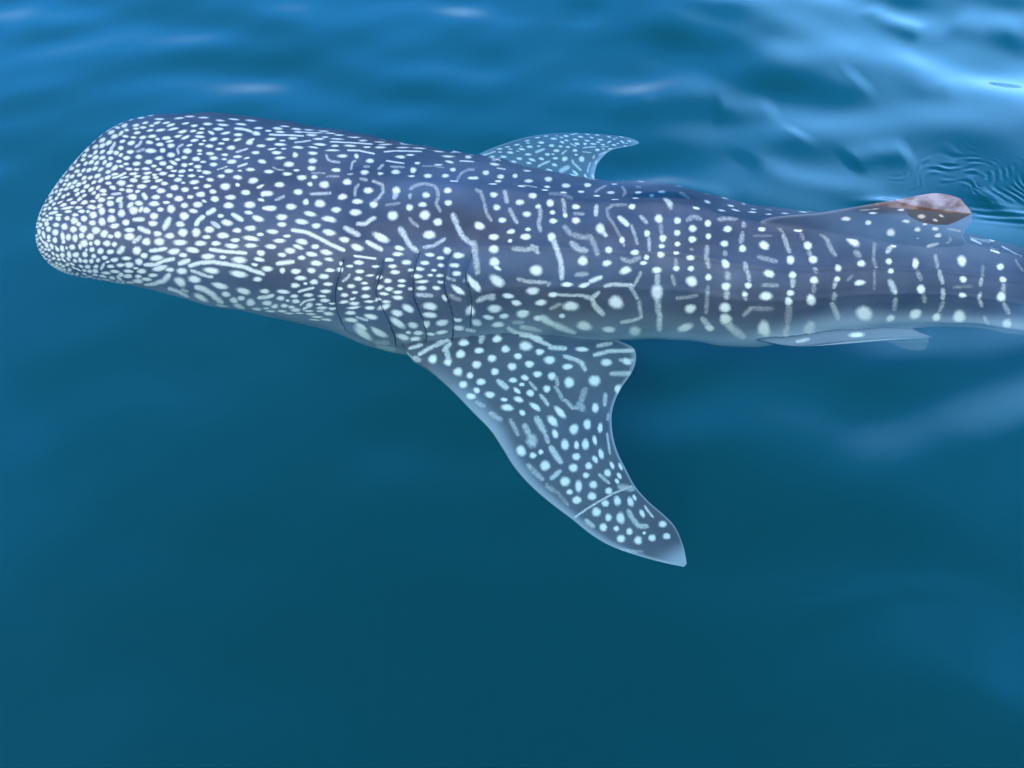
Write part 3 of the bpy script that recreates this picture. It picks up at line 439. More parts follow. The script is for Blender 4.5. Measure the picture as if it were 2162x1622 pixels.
00 4395 3791 233 13.6 37.3 -129 1;00 4411 3918 488 29 67.4 -212 2.22 0.14 0.4;00 4277 4055 394 35.5 73.6 -270 0.34 1.14 0.5;00 4295 3944 397 27.1 63.7 -185 0.11 2.05 0.5;00 4307 3857 399 25.9 56.5 -184 1;00 4544 3987 371 22.1 6.72 -182 -0.10 1.46 0.75
00 4203 4168 536 35.3 93.5 -134 3.12 0.31 0.3;00 4294 4166 535 29.9 122 -123 2.81 0.94 0.3;00 4608 3636 346 16.9 16.5 -145 1.25 1.35 0.8;00 4594 3678 207 42.8 72.1 -70.8 1;00 4767 3831 298 14.2 18.8 -134 1.08 1.00 0.95;00 4850 3674 449 18.9 20.8 -187 0.75 2.00 0.4
00 4879 3512 452 19.5 14.5 -191 0.50 1.75 0.4;00 4719 4077 494 33.5 25.8 -307 -3.06 0.00 0.3;00 4648 4044 496 37 8.54 -322 -1.39 1.11 0.3;00 4635 3960 497 26.6 7.28 -232 0.28 1.67 0.3;00 4669 3830 498 25.3 16.9 -224 1.39 1.94 0.3;00 4722 3669 500 23.3 23.3 -212 1.39 2.50 0.3
00 4772 3482 503 24 18.3 -219 1.11 2.50 0.3;00 4771 3492 348 16.5 11.2 -131 1;00 4821 4062 279 19.3 8.38 -224 1;00 4923 3875 409 18.5 1.36 -188 1.14 1.14 0.6;00 4960 3625 349 13.4 0.55 -116 1;00 4984 3432 456 20.4 2.65 -197 0.13 2.75 0.5
00 5040 3883 237 49.3 75.3 -94.5 1;00 5066 3698 414 15.1 -4.62 -173 0.23 2.27 0.3;00 5085 3534 286 10.9 -1.36 -113 1;01 5082 3240 270 18 0.632 -154 1;00 5082 3389 328 14.5 -2.76 -199 1;00 5186 3870 280 10.2 35 -135 1
00 5191 3647 300 8.9 38.9 -140 1;00 5201 3442 324 13.2 42.4 -179 1;01 5198 3280 326 19.9 46.7 -268 1;01 5207 3089 415 23.8 32.2 -184 0.11 1.82 0.4;01 5214 3019 304 18.1 27.2 -155 1;00 5308 3774 250 8.72 56 -122 1
00 5312 3571 250 7.29 61.2 -121 1;00 5284 3939 347 12.9 56.7 -167 0.96 -0.58 0.35;00 5333 3966 347 13.9 69.1 -174 1.15 0.38 0.35;01 5310 3232 238 17.1 64.8 -175 1;00 5312 3384 450 17 86 -191 0.25 0.05 0.25;01 5325 3048 302 17.2 59.1 -164 1
00 3651 3596 178 -16.3 -89.2 -138 1;00 3776 3429 198 15.7 -2.43 -168 1;00 3903 3512 233 38.6 72.3 -197 1;00 4023 3434 196 13.3 9.23 -161 1;00 4033 3552 320 23.4 31.9 -269 1;00 3906 3369 452 33.7 -1.51 -251 1
01 3790 3247 209 9.74 -7.72 -135 1;01 3806 3059 196 -7.13 -50.8 -114 1;01 3645 3250 270 12.9 -12.9 -155 0.29 1.91 0.5;01 3673 3034 277 14.2 -19.7 -146 0.15 1.91 0.5;01 3839 2773 95.3 -31.1 -138 -88.4 1;01 3830 2970 193 -48.8 -289 -239 1
01 3990 3240 348 15.9 -2.87 -187 2.12 0.19 0.5;01 4080 3249 348 16.2 5.7 -184 1.73 -0.38 0.5;01 4108 3242 348 16.4 8.42 -183 0.96 1.15 0.5;01 4134 2905 155 0.822 -16.7 -90.2 1;00 4224 3458 248 15.4 20 -103 1;00 4256 3344 299 19 23.7 -131 0.83 2.17 0.75
00 4304 3131 299 16.3 20.7 -141 0.50 1.67 0.75;01 4332 2912 300 15 17.1 -140 0.08 2.17 0.75;01 4386 2687 173 9.15 13.8 -197 1;00 4342 3595 297 17.5 27.7 -128 0.83 1.00 0.35;00 4420 3516 299 16.7 24.9 -130 1.83 0.50 0.35;00 4498 3509 299 15.8 24.9 -128 1.00 -0.17 0.35
00 4547 3435 300 15.7 23.1 -132 0.67 1.50 0.35;00 4582 3283 302 16.1 20.5 -139 0.33 1.00 0.35;00 4417 3330 265 15.3 18 -113 0.88 0.74 0.5;01 4474 3277 266 14.6 17.3 -128 0.88 0.15 0.5;01 4488 3097 206 10.9 10.9 -95.1 1;01 4491 2870 348 17.3 14.6 -157 1.73 -0.19 0.4
00 4676 3306 283 13.6 14.5 -129 1;01 4675 3078 211 27.7 69.5 -139 1;01 4880 3276 226 22 38.2 -161 1;01 4825 2963 156 33.9 99.4 -106 1;01 4975 3197 379 20.4 5.84 -170 1;01 4958 3099 268 14.2 8.45 -226 1
01 4821 3139 349 18.4 8.45 -156 1.35 0.58 0.35;01 4887 3153 350 18.3 7.11 -156 1.54 -0.77 0.35;01 5066 2976 207 11.9 0.301 -135 1;01 4522 2691 410 21.4 14 -191 1.36 -0.32 0.95;01 4603 2793 348 17.6 8.39 -153 1.73 -0.67 0.95;01 4514 2677 202 24.1 77.9 -206 1
01 4032 2750 411 16.2 -20.2 -192 1.59 0.45 0.5;01 4104 2720 407 17.7 -5.51 -193 1.93 0.11 0.5;01 4182 2711 407 19.3 5.91 -196 1.93 0.11 0.5;01 4245 2681 498 26.4 14.8 -247 0.28 -0.56 0.4;01 4121 2560 153 3.84 -1.8 -110 1;01 3735 2513 336 5.63 -63.8 -153 1.25 -0.54 0.6
01 3793 2511 330 5.42 -49.9 -147 1.07 0.18 0.6;01 3931 2501 171 -6.8 -96.8 -167 1;01 3998 2358 189 -10.6 -95.9 -146 1;01 3830 2300 147 0.646 -41.1 -104 1;01 4060 2179 177 2.58 -55.6 -263 1;01 4192 2344 168 10.5 36 -129 1
01 4284 2497 193 14.4 42.4 -160 1;01 4380 2495 499 19.8 3.51 -212 3.61 0.14 0.7;01 4485 2492 498 20.8 9.8 -204 2.78 0.00 0.7;01 4560 2458 372 16.4 13.2 -151 1.25 0.31 0.75;01 4613 2501 373 17.6 10.9 -154 1.25 -1.04 0.75;01 4606 2365 342 15.5 14.8 -137 0.58 1.35 0.75
01 4644 2228 339 15.9 18.9 -134 0.77 1.00 0.75;01 4431 2281 121 4.32 -5.23 -84.3 1;01 4310 2279 402 12 7.44 -163 1.82 -0.91 0.45;01 4784 2376 115 -20.8 -76.6 -61 1;01 4711 2695 410 22.3 6.3 -189 1.48 -0.34 0.7;01 4785 2709 409 22.3 15.6 -183 2.27 0.11 0.7
01 4867 2707 410 23.2 19.8 -186 1.82 0.11 0.7;01 4928 2831 453 26 12.5 -200 1.25 -2.50 0.45;01 4911 2580 408 24 19.4 -156 1.36 2.27 0.5;01 4972 2323 342 21.6 6.27 -133 0.00 1.35 0.35;01 5092 2580 173 11.7 -3.55 -51.7 1;01 5081 2791 302 18.5 -2.15 -131 -0.08 1.67 0.55
01 5116 2322 263 18.2 -9.46 -102 0.07 1.79 0.6;01 5343 2824 164 -27.1 -74.2 -78.6 1;01 5204 2810 414 26.7 26 -175 0.45 1.59 0.35;01 5293 2496 453 32.7 57.3 -174 2.25 -0.25 0.35;01 5366 2553 455 34.3 70.8 -172 2.00 -0.38 0.35;01 5370 2300 165 24.8 79.3 -79.1 1
00 5429 3392 325 12.4 75.4 -134 -0.18 1.61 0.4;01 5442 3216 327 20.7 73.7 -141 0.36 1.43 0.4;01 5465 2950 306 18.1 65.5 -126 1;00 5421 3917 298 11 85.6 -142 1;00 5433 3698 346 9.65 93.6 -140 1;01 5475 2664 381 23.7 74.8 -168 -0.16 2.31 0.3
01 5488 2413 378 30.1 69.4 -146 -0.16 2.31 0.3;01 3686 2728 296 92.8 59.5 -66.7 1;00 5530 4283 268 -16 164 -168 1;00 5613 4591 303 -19.6 33.3 -198 1;00 5647 4462 228 -17.6 -35.7 -227 1;00 5799 4697 319 -16.7 189 -275 1
00 5784 4554 235 -10.1 204 -242 1;00 6041 4613 264 -15.1 66.7 -296 1;00 6247 4743 296 -18.8 233 -259 1;00 5921 4768 1.49e+03 -76.4 78.9 -178 4.17 0.83 0.4;00 5912 4548 303 -11.2 62.5 -350 1;00 6198 4840 223 -14.7 15.3 -375 1
01 5516 2075 280 30.5 45 -113 0.94 1.17 0.65;01 5549 1993 200 -4.85 -64.6 -110 1;01 5365 1880 109 19.7 115 -59.5 1;00 5532 4050 342 21.9 111 -225 1.15 -0.19 0.35;00 5599 4088 348 5.24 89.5 -206 1.73 0.00 0.35;00 5576 3928 236 7.99 91.4 -150 1
00 5559 3643 250 4.29 86.7 -120 1;01 5578 3254 210 65 123 -73.2 1;01 5604 2850 221 14.4 51.3 -104 1;00 5568 3451 351 10.2 82.6 -138 0.00 0.38 0.35;01 5605 3052 273 14.8 54 -111 0.07 0.59 0.4;01 5620 2700 272 17.3 51.9 -114 0.00 0.74 0.45
01 5627 2446 183 15.4 36.3 -77.1 1;01 5653 2206 165 -4.74 -41.4 -65.5 1;01 5704 2066 215 26.6 15.2 -84.2 0.60 0.83 0.7;01 5782 1906 214 21.5 13.7 -57.9 0.95 0.71 0.7;00 5695 4041 354 22.6 57 -226 0.00 0.58 0.35;00 5688 3828 355 10.9 57.1 -149 -0.29 1.54 0.4
00 5699 3623 292 -14 -4.14 -102 1;01 5730 3277 330 19 45.8 -137 0.09 1.07 0.45;01 5760 3111 383 19.3 43.9 -153 0.42 1.67 0.45;01 5768 2924 286 17.6 29.3 -131 1;01 5756 2731 352 24.3 23.9 -142 0.19 1.15 0.35;01 5801 2402 351 31.7 5.04 -126 1.15 -1.15 0.35
01 5908 2470 351 30.6 -2.95 -125 3.27 0.10 0.25;01 5755 2753 327 23 26.8 -152 1;00 5834 4017 271 14.2 47.4 -218 1;00 5860 3739 177 -33.3 -107 -86.1 1;01 5913 3180 182 -8.9 -55.3 -106 1;00 5890 3462 358 9.4 28.4 -134 2.88 0.77 0.3
01 5933 2957 386 25.1 15.5 -146 2.71 0.10 0.3;01 5917 2736 159 11.3 6.23 -90.9 1;01 5970 2014 162 20.4 -2.87 -41.7 1;00 5846 3915 659 17.6 72.7 -289 5.36 0.00 0.15;00 5969 4063 387 15.4 20.3 -232 0.83 1.46 0.3;00 6028 3806 355 9.91 21.3 -145 0.96 2.69 0.45
00 6064 3482 255 5.66 10.6 -83.3 1;01 6092 3172 270 13.6 1.95 -107 1;01 6100 3052 329 18.1 -4.6 -122 0.00 1.61 0.6;01 6098 2799 273 19.4 -10.3 -120 1;01 6097 2621 275 25.5 -8.21 -82.1 1;01 6122 2351 258 25.7 -15 -84.8 -0.14 2.08 0.3
01 6149 1902 269 31 -26.8 -80 -0.44 1.32 0.45;00 6104 4070 238 -28.6 -65.9 -198 1;00 6143 3951 417 13 23.3 -194 0.45 1.14 0.25;00 6192 3788 180 -53.1 -158 -79.9 1;00 6208 3626 332 2.33 -1.7 -112 0.18 0.36 0.4;00 6235 3489 218 -23.7 -95.6 -84.9 1
01 6258 3253 366 34.6 -18 -138 0.19 0.58 0.35;01 6259 3045 250 14.3 -15.7 -97.2 1;01 6269 2856 364 25.3 -23.9 -124 0.00 0.96 0.3;01 6267 2613 222 23 -20.3 -61.8 1;01 6331 1874 155 16.4 -28.7 -45 -0.25 0.50 0.75;40 3193 1399 36.1 37.5 11 -6.65 1.18 -0.37 0.65
00 6278 4452 311 -35.2 -113 -63.9 1;00 6302 4013 346 18.6 28.7 -190 1.25 2.12 0.4;00 6368 3755 351 3 9.98 -120 1.35 2.50 0.4;00 6426 3283 289 47 85.4 -86.7 1;01 6422 2943 383 25.3 -27.1 -133 -0.31 1.25 0.5;01 6432 3044 327 18.4 -22.5 -133 1
01 6438 2642 331 28.1 -32.6 -110 -0.18 0.89 0.35;01 6488 2254 289 32.8 -33 -79.7 0.78 1.72 0.5;40 2499 3552 25.9 36.6 10.2 -4.87 1.39 -0.97 0.5;30 4019 1317 29.2 22.1 -10.5 14.8 1;00 6540 3901 115 -31.6 -133 -71.2 1;00 6573 3616 268 -1.53 4.87 -80.7 0.44 0.44 0.35
00 6604 3381 240 3.32 1.85 -96.2 1;01 6613 2926 182 20.1 33.1 -108 1;01 6723 2121 106 -1.54 -70.4 -47.4 1;01 6531 3054 502 28.3 -26.5 -170 1.11 -1.11 0.2;30 5307 1223 53.4 24 -41.9 30.1 1;40 3055 4640 8.59 15.2 12 0.832 1
40 3332 6081 22.9 40.4 8.08 -3.69 1.67 -0.08 0.4;30 4328 2394 41.6 32.8 -8.54 13.1 1;00 6684 4006 445 21 51 -215 1.00 2.25 0.3;00 6703 3737 437 0.877 47.2 -137 -0.25 3.25 0.3;00 6706 3411 442 6.25 21.8 -138 0.50 2.00 0.3;01 6723 2979 575 33.5 -7.19 -178 0.00 5.00 0.2
30 3916 4421 30.9 24.9 -5.13 7.34 1;00 6858 3921 221 56.2 218 -117 1;00 6822 3802 324 6.65 25.5 -105 -0.54 0.89 0.7;00 6819 3471 298 0.828 20.3 -90.9 1;01 6838 3212 322 20.9 12.6 -116 1;01 6872 2814 268 16.7 -1.23 -80.6 0.59 1.32 0.65
01 6930 2345 351 37.8 -15.7 -96 -0.19 1.73 0.35;01 6947 1943 167 60.4 163 -39 1;30 6026 1708 58 20 -43.2 25.4 1;30 5410 650 310 116 -60.6 42.9 10.00 -0.94 0.4;30 6161 3508 36.6 16.5 -26.1 13 1;30 5502 3354 38 23.6 -38.8 12.7 1
30 5770 4550 42.7 31.8 -53.1 24.5 1;30 5719 5558 17.8 22.9 -32.9 14.5 1;30 5168 4673 35.6 30.7 -17.7 12.6 1;30 5204 6144 22.7 24.9 -15 20.7 1;30 3349 6778 38.5 38.6 -3.91 10.6 1.25 -1.96 0.55;30 4160 5938 133 103 -28.9 56.9 1
30 3690 7462 51.1 52.4 -6.81 13 1.75 -0.50 0.85;30 4998 7149 47.8 55.3 -18.8 15.9 0.83 -1.11 0.3;30 6318 4778 30.1 25.1 -67.9 3.92 1;30 6234 7149 32.3 42.7 -50.7 18.9 3.57 0.71 0.4;30 6749 4679 31.4 21.3 -84.3 5.69 1;00 7020 3451 313 -6.27 -4.65 -49.4 1
01 7056 3125 361 15.6 21.3 -100 0.48 1.15 0.3;01 7092 2763 217 44.3 107 -48.9 1;01 7139 2493 330 32.3 7.66 -80.7 0.18 0.89 0.3;01 7127 2027 122 49.8 121 -31.7 1;00 7180 3576 426 -6.1 39.6 -103 0.45 2.05 0.35;01 7221 3136 379 16.4 31.8 -103 0.73 2.08 0.5
01 7268 2645 355 25.8 13 -94.2 0.04 1.54 0.6;01 7295 2254 393 42.9 16.8 -90.9 -0.62 1.46 0.35;01 7296 1948 128 63.1 210 -22.8 1;00 7369 3658 205 16.7 91.8 -45 1;01 7390 3120 291 -11.7 -79.8 -79.4 1;01 7413 2645 281 20 35.1 -90.1 1
01 7398 2902 481 30.3 46.2 -114 3.75 -0.25 0.15;01 7463 1983 164 21.6 2.99 -42 1;00 7527 3423 414 0.128 63.7 -101 -0.23 2.05 0.2;01 7522 3099 424 16.4 54.3 -106 -0.16 1.14 0.5;00 7535 2684 434 16.9 58 -117 -0.23 1.14 0.55;01 7561 2486 428 43.2 59.6 -94.7 0.57 1.36 0.55
01 7683 1915 453 60.2 64.4 -107 1.00 1.75 0.5;00 7666 3674 290 -6.72 49.1 -68.3 1;01 7680 3269 276 28.4 48.8 -84.1 1;01 7698 3006 328 17.1 52.5 -81.3 0.00 1.07 0.35;01 7697 2750 226 6.52 -6.35 -50.4 1;01 7772 2400 340 38.4 40.9 -75.7 0.77 1.54 0.5
01 7841 1911 212 28.3 23.8 -46.9 1;00 7527 4647 883 -70.8 239 -108 4.25 1.00 0.4;00 7613 4719 867 -79 276 -73.9 4.25 1.00 0.4;00 7517 4434 814 -74.5 183 -88.3 3.64 1.59 0.95;01 7626 4058 802 45.7 193 -379 3.18 1.14 0.95;00 7770 4532 1.11e+03 -82.2 225 -145 5.00 2.66 0.8
00 7818 4256 1.12e+03 -121 222 -134 5.00 2.66 0.8;00 7818 3843 627 -13 143 -155 2.14 3.21 0.2;40 4443 6793 5.79 12.8 4.15 -4.35 1;00 2776 3096 677 51.3 162 -419 3.46 0.44 0.95;00 2859 3107 669 51 128 -425 3.46 0.44 0.95;01 2503 2695 193 2.12 87 -198 1
01 2403 2739 227 -15.6 12.8 -200 1;01 2549 2806 197 5.07 131 -274 1;01 2677 2743 562 5.17 155 -311 1.09 -0.62 0.6;01 2701 2800 561 11.7 154 -318 0.62 -1.09 0.6;01 2632 2854 254 7.98 131 -223 1;01 2631 2937 576 -3.49 89.1 -249 1
00 2773 3018 196 4.97 67.6 -273 1;00 2710 2945 286 16.8 185 -414 1;01 2789 2908 223 10.5 112 -295 1;01 2779 2807 234 7.44 108 -259 1;01 2873 2886 237 24 214 -440 1;01 2637 2595 321 -6.34 176 -329 1
01 2726 2680 243 2.37 135 -260 1;01 2831 2767 276 7.87 150 -396 1;01 2672 2515 257 -6.1 137 -226 1;01 2756 2604 310 -2.13 184 -340 1;01 2845 2701 215 16.5 152 -282 1;01 2908 3013 241 15.8 134 -458 1
00 3009 3121 207 24.1 62.5 -312 1;00 3043 3049 233 17.5 51.4 -316 1;01 3065 2978 212 12.5 37.1 -281 1;01 3017 2860 271 9.82 44.9 -248 1;01 2948 2885 224 36.2 183 -307 1;01 2953 2759 222 15.6 179 -249 1
01 3122 2873 248 11.1 17.9 -342 1;00 3143 3107 213 16.7 16.5 -255 1;01 3029 2757 240 5.81 50.5 -279 1;01 3121 2809 261 9.06 17 -384 1;00 3180 3013 340 18.2 -3.71 -394 1;00 3251 3028 233 1.44 -58.4 -311 1
00 3282 3101 230 14.3 -5.87 -277 1;00 3312 3204 217 9.61 -26.7 -310 1;00 3393 3161 264 10.4 -46.9 -338 1;01 3235 2933 187 8.75 -17.4 -275 1;01 3355 3004 365 19.6 -31.9 -445 1;01 3276 2861 163 11 -7.03 -331 1
01 3332 2940 366 17.1 -34.5 -409 1;00 3403 3065 317 3.76 -74.2 -297 1;01 3505 3052 210 6.44 -63.5 -260 1;01 3402 2928 285 13.2 -51 -325 1;00 3414 2835 255 -0.844 -187 -367 1;00 3526 3184 192 12.5 -14.5 -186 1
01 3528 2936 241 12.2 -43.3 -212 1;01 3489 2869 545 25.1 -72.3 -286 1.94 0.69 0.4;01 2664 2401 188 4.99 261 -284 1;01 2738 2499 236 31.3 413 -371 1;01 2843 2590 209 -0.951 115 -268 1;01 2749 2431 185 -6.08 161 -246 1
01 2871 2525 199 -1.58 154 -368 1;01 2739 2358 136 -0.328 293 -329 1;01 2874 2430 190 -4.4 114 -256 1;01 2945 2582 257 -9.46 200 -273 1;01 2991 2686 209 -5.87 22 -352 1;01 2991 2493 165 -18.2 147 -174 1
01 3097 2723 211 5.89 27 -332 1;01 3099 2651 192 -5.18 -17.4 -263 1;01 3010 2581 230 -0.683 58.3 -311 1;00 3188 2765 413 12.9 -167 -376 1;01 3275 2775 223 6.94 -38.1 -238 1;01 3299 2677 402 17.2 -39.8 -223 2.50 0.21 0.6
01 3383 2760 256 -11.2 -117 -280 1;01 3547 2703 95.3 -36.5 -264 -171 1;01 3451 2602 219 -65.1 -341 -164 1;01 2708 2248 177 -11.2 177 -226 1;01 2704 2122 143 -21.3 95.7 -198 1;01 2879 2295 145 -20.8 9.44 -174 1
01 2803 2219 532 -34.7 170 -258 2.81 0.78 0.7;01 3093 2426 175 -21.8 -53.3 -151 1;01 3176 2495 137 -41.8 -159 -129 1;01 3340 2508 139 -11.5 -82.6 -138 1;01 3340 2377 142 -6.68 -89.5 -177 1;01 3530 2594 372 2.62 -74.5 -175 1.54 0.58 0.35
01 3645 2338 207 0.829 -26.9 -92.8 1;01 3598 2822 283 8.39 -2.93 -152 0.00 0.02 0.6;01 3659 2773 58.4 -39.6 -273 -115 1;01 2781 2069 147 -50.9 -56.9 -131 1;01 2786 1942 85 -26.5 -80.6 -57.5 1;01 2928 2051 86.3 -45.5 -117 -107 1
01 3093 2273 94.7 -35.2 -166 -107 1;01 3207 2227 195 -23.5 -74.1 -137 1;01 3114 2031 147 -28 -74.8 -132 1;01 3430 2221 167 7.08 -5.88 -140 1;01 3553 2240 227 -2.82 -153 -233 1;01 3312 2234 290 -9.24 14.7 -120 1
01 3554 2091 187 5.85 -53.6 -143 1;01 3418 2061 173 11.6 4.46 -201 1;01 3241 2090 207 -12.1 -29.9 -183 1;01 3336 2054 224 -13 -105 -247 1;01 3165 2110 349 -22.2 -18.3 -263 1;01 3210 1986 203 -14.8 -17.9 -183 1
10 1273 410 55.1 81.7 125 -15.4 2.27 -0.57 0.7;10 1329 -6 44.7 8.84 89.3 -337 1.67 -0.17 0.6;10 1425 693 72.2 76.4 102 -12.4 2.50 -1.46 0.8;10 1289 1375 60.3 74.9 107 -8.41 2.71 -1.15 0.8;01 2939 1650 421 -48.5 97.9 -72.3 3.75 0.88 0.5;01 2925 1836 329 -33.8 73.5 -94.7 1.92 0.19 0.4
10 1612 128 80.3 60.7 61.8 -19.4 0.67 0.25 0.5;10 1722 590 65.6 42.1 35.5 -8.73 1;10 1421 1494 66.5 65.2 83.3 -7.88 0.89 -1.07 0.75;10 1721 1174 103 66.1 50 -9.78 0.71 1.25 0.75;10 1908 887 82.1 43.9 33 -18.3 1;01 3781 2163 169 -11.2 -158 -169 1
01 3732 2514 315 5.28 -60.2 -143 1.00 -0.42 0.65;01 3788 2532 309 4.84 -46.1 -138 1.17 -0.25 0.65;01 3904 2133 212 7.3 -10.2 -152 1;01 3693 2122 207 -5.49 -110 -112 1;01 4052 2140 158 7.73 -1.31 -103 1;01 3855 1984 154 1.12 -39.6 -130 1
01 3640 1995 381 -11.3 -105 -155 1.25 0.21 0.7;10 1234 3024 58.8 58.5 76.4 -3.91 -0.08 1.17 0.7;01 4016 1989 396 0.525 -36.8 -155 1.82 -0.11 0.4;01 4175 2042 218 3.85 -8.28 -146 1;01 4133 1764 359 -1.27 -38.9 -88.4 2.65 0.42 0.5;10 1347 2217 34.8 34.6 68.7 -4.98 1
10 1302 3593 40.4 35.2 55.7 -3 1;01 3981 1742 355 -5.69 -26.6 -83.7 1.88 0.83 0.85;10 1234 4886 92.1 71 80.2 -2.7 2.08 0.31 0.85;10 1347 5168 99.4 71.7 74 -3.34 1.60 0.52 0.85;10 1697 1691 60 40 38.3 -6.23 1;10 1646 2479 55.1 38 54.4 -7.17 1
10 1646 4313 43.3 26.4 22.3 -8.91 1;10 2102 1702 60.7 38.9 64.1 -7.05 1;10 2192 815 67.4 38.3 64.3 -7.97 1;10 2319 1075 85.5 50.4 89.4 -10.7 1;10 2469 541 68.3 39.5 83.3 -12.3 1;10 2498 1247 55.4 35.6 81.7 -10.4 1
10 2650 816 109 34.3 41.1 -38.2 1;10 2731 424 65.9 30.2 82 -24.6 1;10 2805 1174 50.8 29.5 83.5 -16.5 1;10 2942 519 95.7 55.9 110 -18.4 1.15 0.58 0.35;10 1696 3440 65.9 42.9 39.5 -5.06 1;10 1983 2479 60.1 40.9 50.6 -5.86 1
10 2015 3451 59.4 44.3 61.2 -6.18 1;10 1938 4435 55.1 40 48.5 -5.13 1;10 2240 4471 29.7 29.9 56.6 -5.22 1;10 2283 2862 50.6 38.6 67.4 -6.71 1;10 2282 3591 42.3 36.5 71.8 -6.94 1;10 2333 2082 62.5 42.4 75 -8 1
10 2506 5028 17.3 30.3 77.8 -3.38 1;10 2577 3617 35.2 35.5 78.4 -8.8 1;10 2693 4168 41.3 37.7 56.3 -13.5 1;10 3180 4313 7.85 58 122 -14.5 1.36 2.50 0.5;10 3516 4886 -3.46 49.6 125 -13.8 1.59 1.59 0.5;10 3666 5444 -11.8 46.6 127 -13.3 2.05 0.00 0.5
10 3666 5713 -8.86 25.5 70.2 -7.21 0.38 0.50 0.45;10 3404 5713 -20.2 35.3 86.2 -9.1 0.62 -1.87 0.4;10 2843 4313 39.1 65.4 116 -13.6 0.34 1.59 0.5;10 2950 4874 8.28 27.5 46.9 -5.53 1;10 3054 6203 -8.59 22.4 46.9 -5.17 1;10 2548 6788 6.58 26.8 52.8 -5.39 1
10 2207 6698 37.3 67.9 76.2 -6.35 2.40 -0.62 0.85;10 2157 7302 33.3 67.7 69.9 -5.37 2.19 -0.05 0.85;10 2182 7822 25.8 67 66 -4.41 2.19 -0.05 0.85;10 1813 7287 126 76.9 45.4 -3.74 2.50 -0.34 0.7;10 1977 6120 31 25.8 53.9 -8.49 1;01 3963 1776 356 -5.54 -28.4 -89.2 1.25 0.83 0.85
01 4048 1625 353 -6.24 -28.2 -64 2.50 0.31 0.85;10 1365 5046 99.6 72.2 73.5 -3.78 1.67 1.04 0.85;10 1571 5168 105 72.9 62.2 -4.89 2.08 0.94 0.85;10 1833 5307 114 72.9 49.1 -5.66 2.92 0.10 0.85;10 2244 5307 51.3 63.6 81.3 -7.32 1.44 0.48 0.8;10 2396 5609 39.4 61.1 81.7 -8.07 1.35 0.77 0.8
10 2581 5713 27.7 58.2 84.5 -9.03 0.58 0.96 0.8;10 2565 7725 -1.32 60.9 79 -7.58 2.08 0.00 0.6;10 2611 7755 10.7 25.9 54.2 -19.6 1;10 2993 7556 -30.6 46.4 83.8 -8.61 2.68 -0.09 0.65;10 3441 7999 -32.7 29.8 65.3 -8.96 1;10 3651 7369 -38.6 41.5 118 -10.6 -0.10 1.88 0.6
10 2985 3721 48.1 33 60.2 -21.7 1;10 2843 3164 68.3 73.2 133 -16.3 1.25 1.50 0.6;10 3244 3457 25.6 56.8 123 -15.3 1.36 1.82 0.75;10 2993 2885 53.3 29.9 61.2 -23.7 1;10 3345 2867 35.9 12.8 61.8 -35.1 1;10 2605 3022 62.8 34.1 66.6 -29.2 1
10 2606 2490 46.3 37.4 103 -12.2 1;10 2746 2723 56.5 50.7 150 -18 1;10 2656 1965 66 49 86.7 -10.6 1.02 0.86 0.85;10 2861 2372 72.9 21.3 46.5 -55 1;10 3067 2217 45.5 23.9 74.7 -27.7 1;10 2985 1595 59.6 38.4 129 -25.6 1
10 3180 1494 34.4 20.2 70.4 -17 1;10 3666 4313 28.4 6.11 54.9 -30.7 1;10 3815 3735 35.2 6.53 40.6 -25.1 1;10 3815 2885 18.7 28 75.9 -9.3 0.83 1.53 0.7;10 4190 3046 35.1 34.9 102 -12.6 0.38 1.15 0.6;10 4190 5168 35.2 15.4 42 -12.3 1
10 4181 6220 1.33 23.6 50.5 -3.87 1;10 3809 6799 -15.4 28.2 56.3 -5.34 1;10 4146 7896 -6.09 53.8 162 -15.1 -0.16 1.56 0.5;10 4377 7213 21.7 30.9 51.1 -6.75 1;10 4117 1988 18.4 15.5 44.5 -5.85 0.04 0.33 0.7;10 3835 1939 29.1 29.6 79.3 -10.5 0.59 1.18 0.55
10 3398 2069 81.1 17 39.3 -42.2 1;10 4148 3716 -7.3 32 57.3 0.291 1;10 4489 4168 15.8 21.9 48.9 -3.4 1;10 4601 5028 37.7 31.2 65.9 -7.42 1;10 4658 5733 19.6 22.6 48.7 -3.86 1;10 4640 6580 7.46 37.7 55.3 -2.1 1
10 5012 6698 21.7 29.3 51.9 -1.99 1;10 4712 7689 44.7 54.6 193 -18.1 0.45 3.04 0.6;10 4959 7566 68.1 51.6 190 -17.9 0.45 3.04 0.6;10 4638 3164 40.5 24.1 76 -9.46 1.18 1.76 0.8;10 4243 999 -3.53 22.4 53.1 2.21 1;10 3666 1277 48.8 41.4 103 -14.9 1.15 2.31 0.4
10 3292 716 70.8 42.2 87.1 -14.8 1.33 0.83 0.45;10 4862 4618 32 18.2 72.1 -8.17 1;10 5084 5987 -4.45 29.1 73 3.13 1;10 4785 1977 35.1 16 50.1 -6.75 1;10 4451 1607 40.6 24.1 86.2 -12 1;10 4445 2246 94.6 22.1 60.8 -28 1
10 5087 3879 38.4 16.7 59.3 -6.99 1;10 5179 5168 55.7 18.2 61.7 -11 1;10 5361 7130 12.8 35.6 74.4 1.59 1;10 5496 6345 19.7 20.6 72.4 -0.179 1;10 5078 2230 75.3 28.6 92.5 -12.2 1.35 -1.15 0.75;10 4837 984 65.7 26.6 81.4 -12.2 2.00 2.00 0.45
10 5597 5706 85.6 32 121 -12.5 2.00 1.75 0.6;10 5363 4440 54.8 20.3 87.6 -9.73 1;10 5312 2479 42.4 14.2 48.8 -6.23 1;10 5536 3164 63.6 19.7 39.6 -4.63 1;10 5632 4434 67.1 12.8 41.5 -12.2 1;10 5665 7227 0.11 32.8 77.7 3.02 1
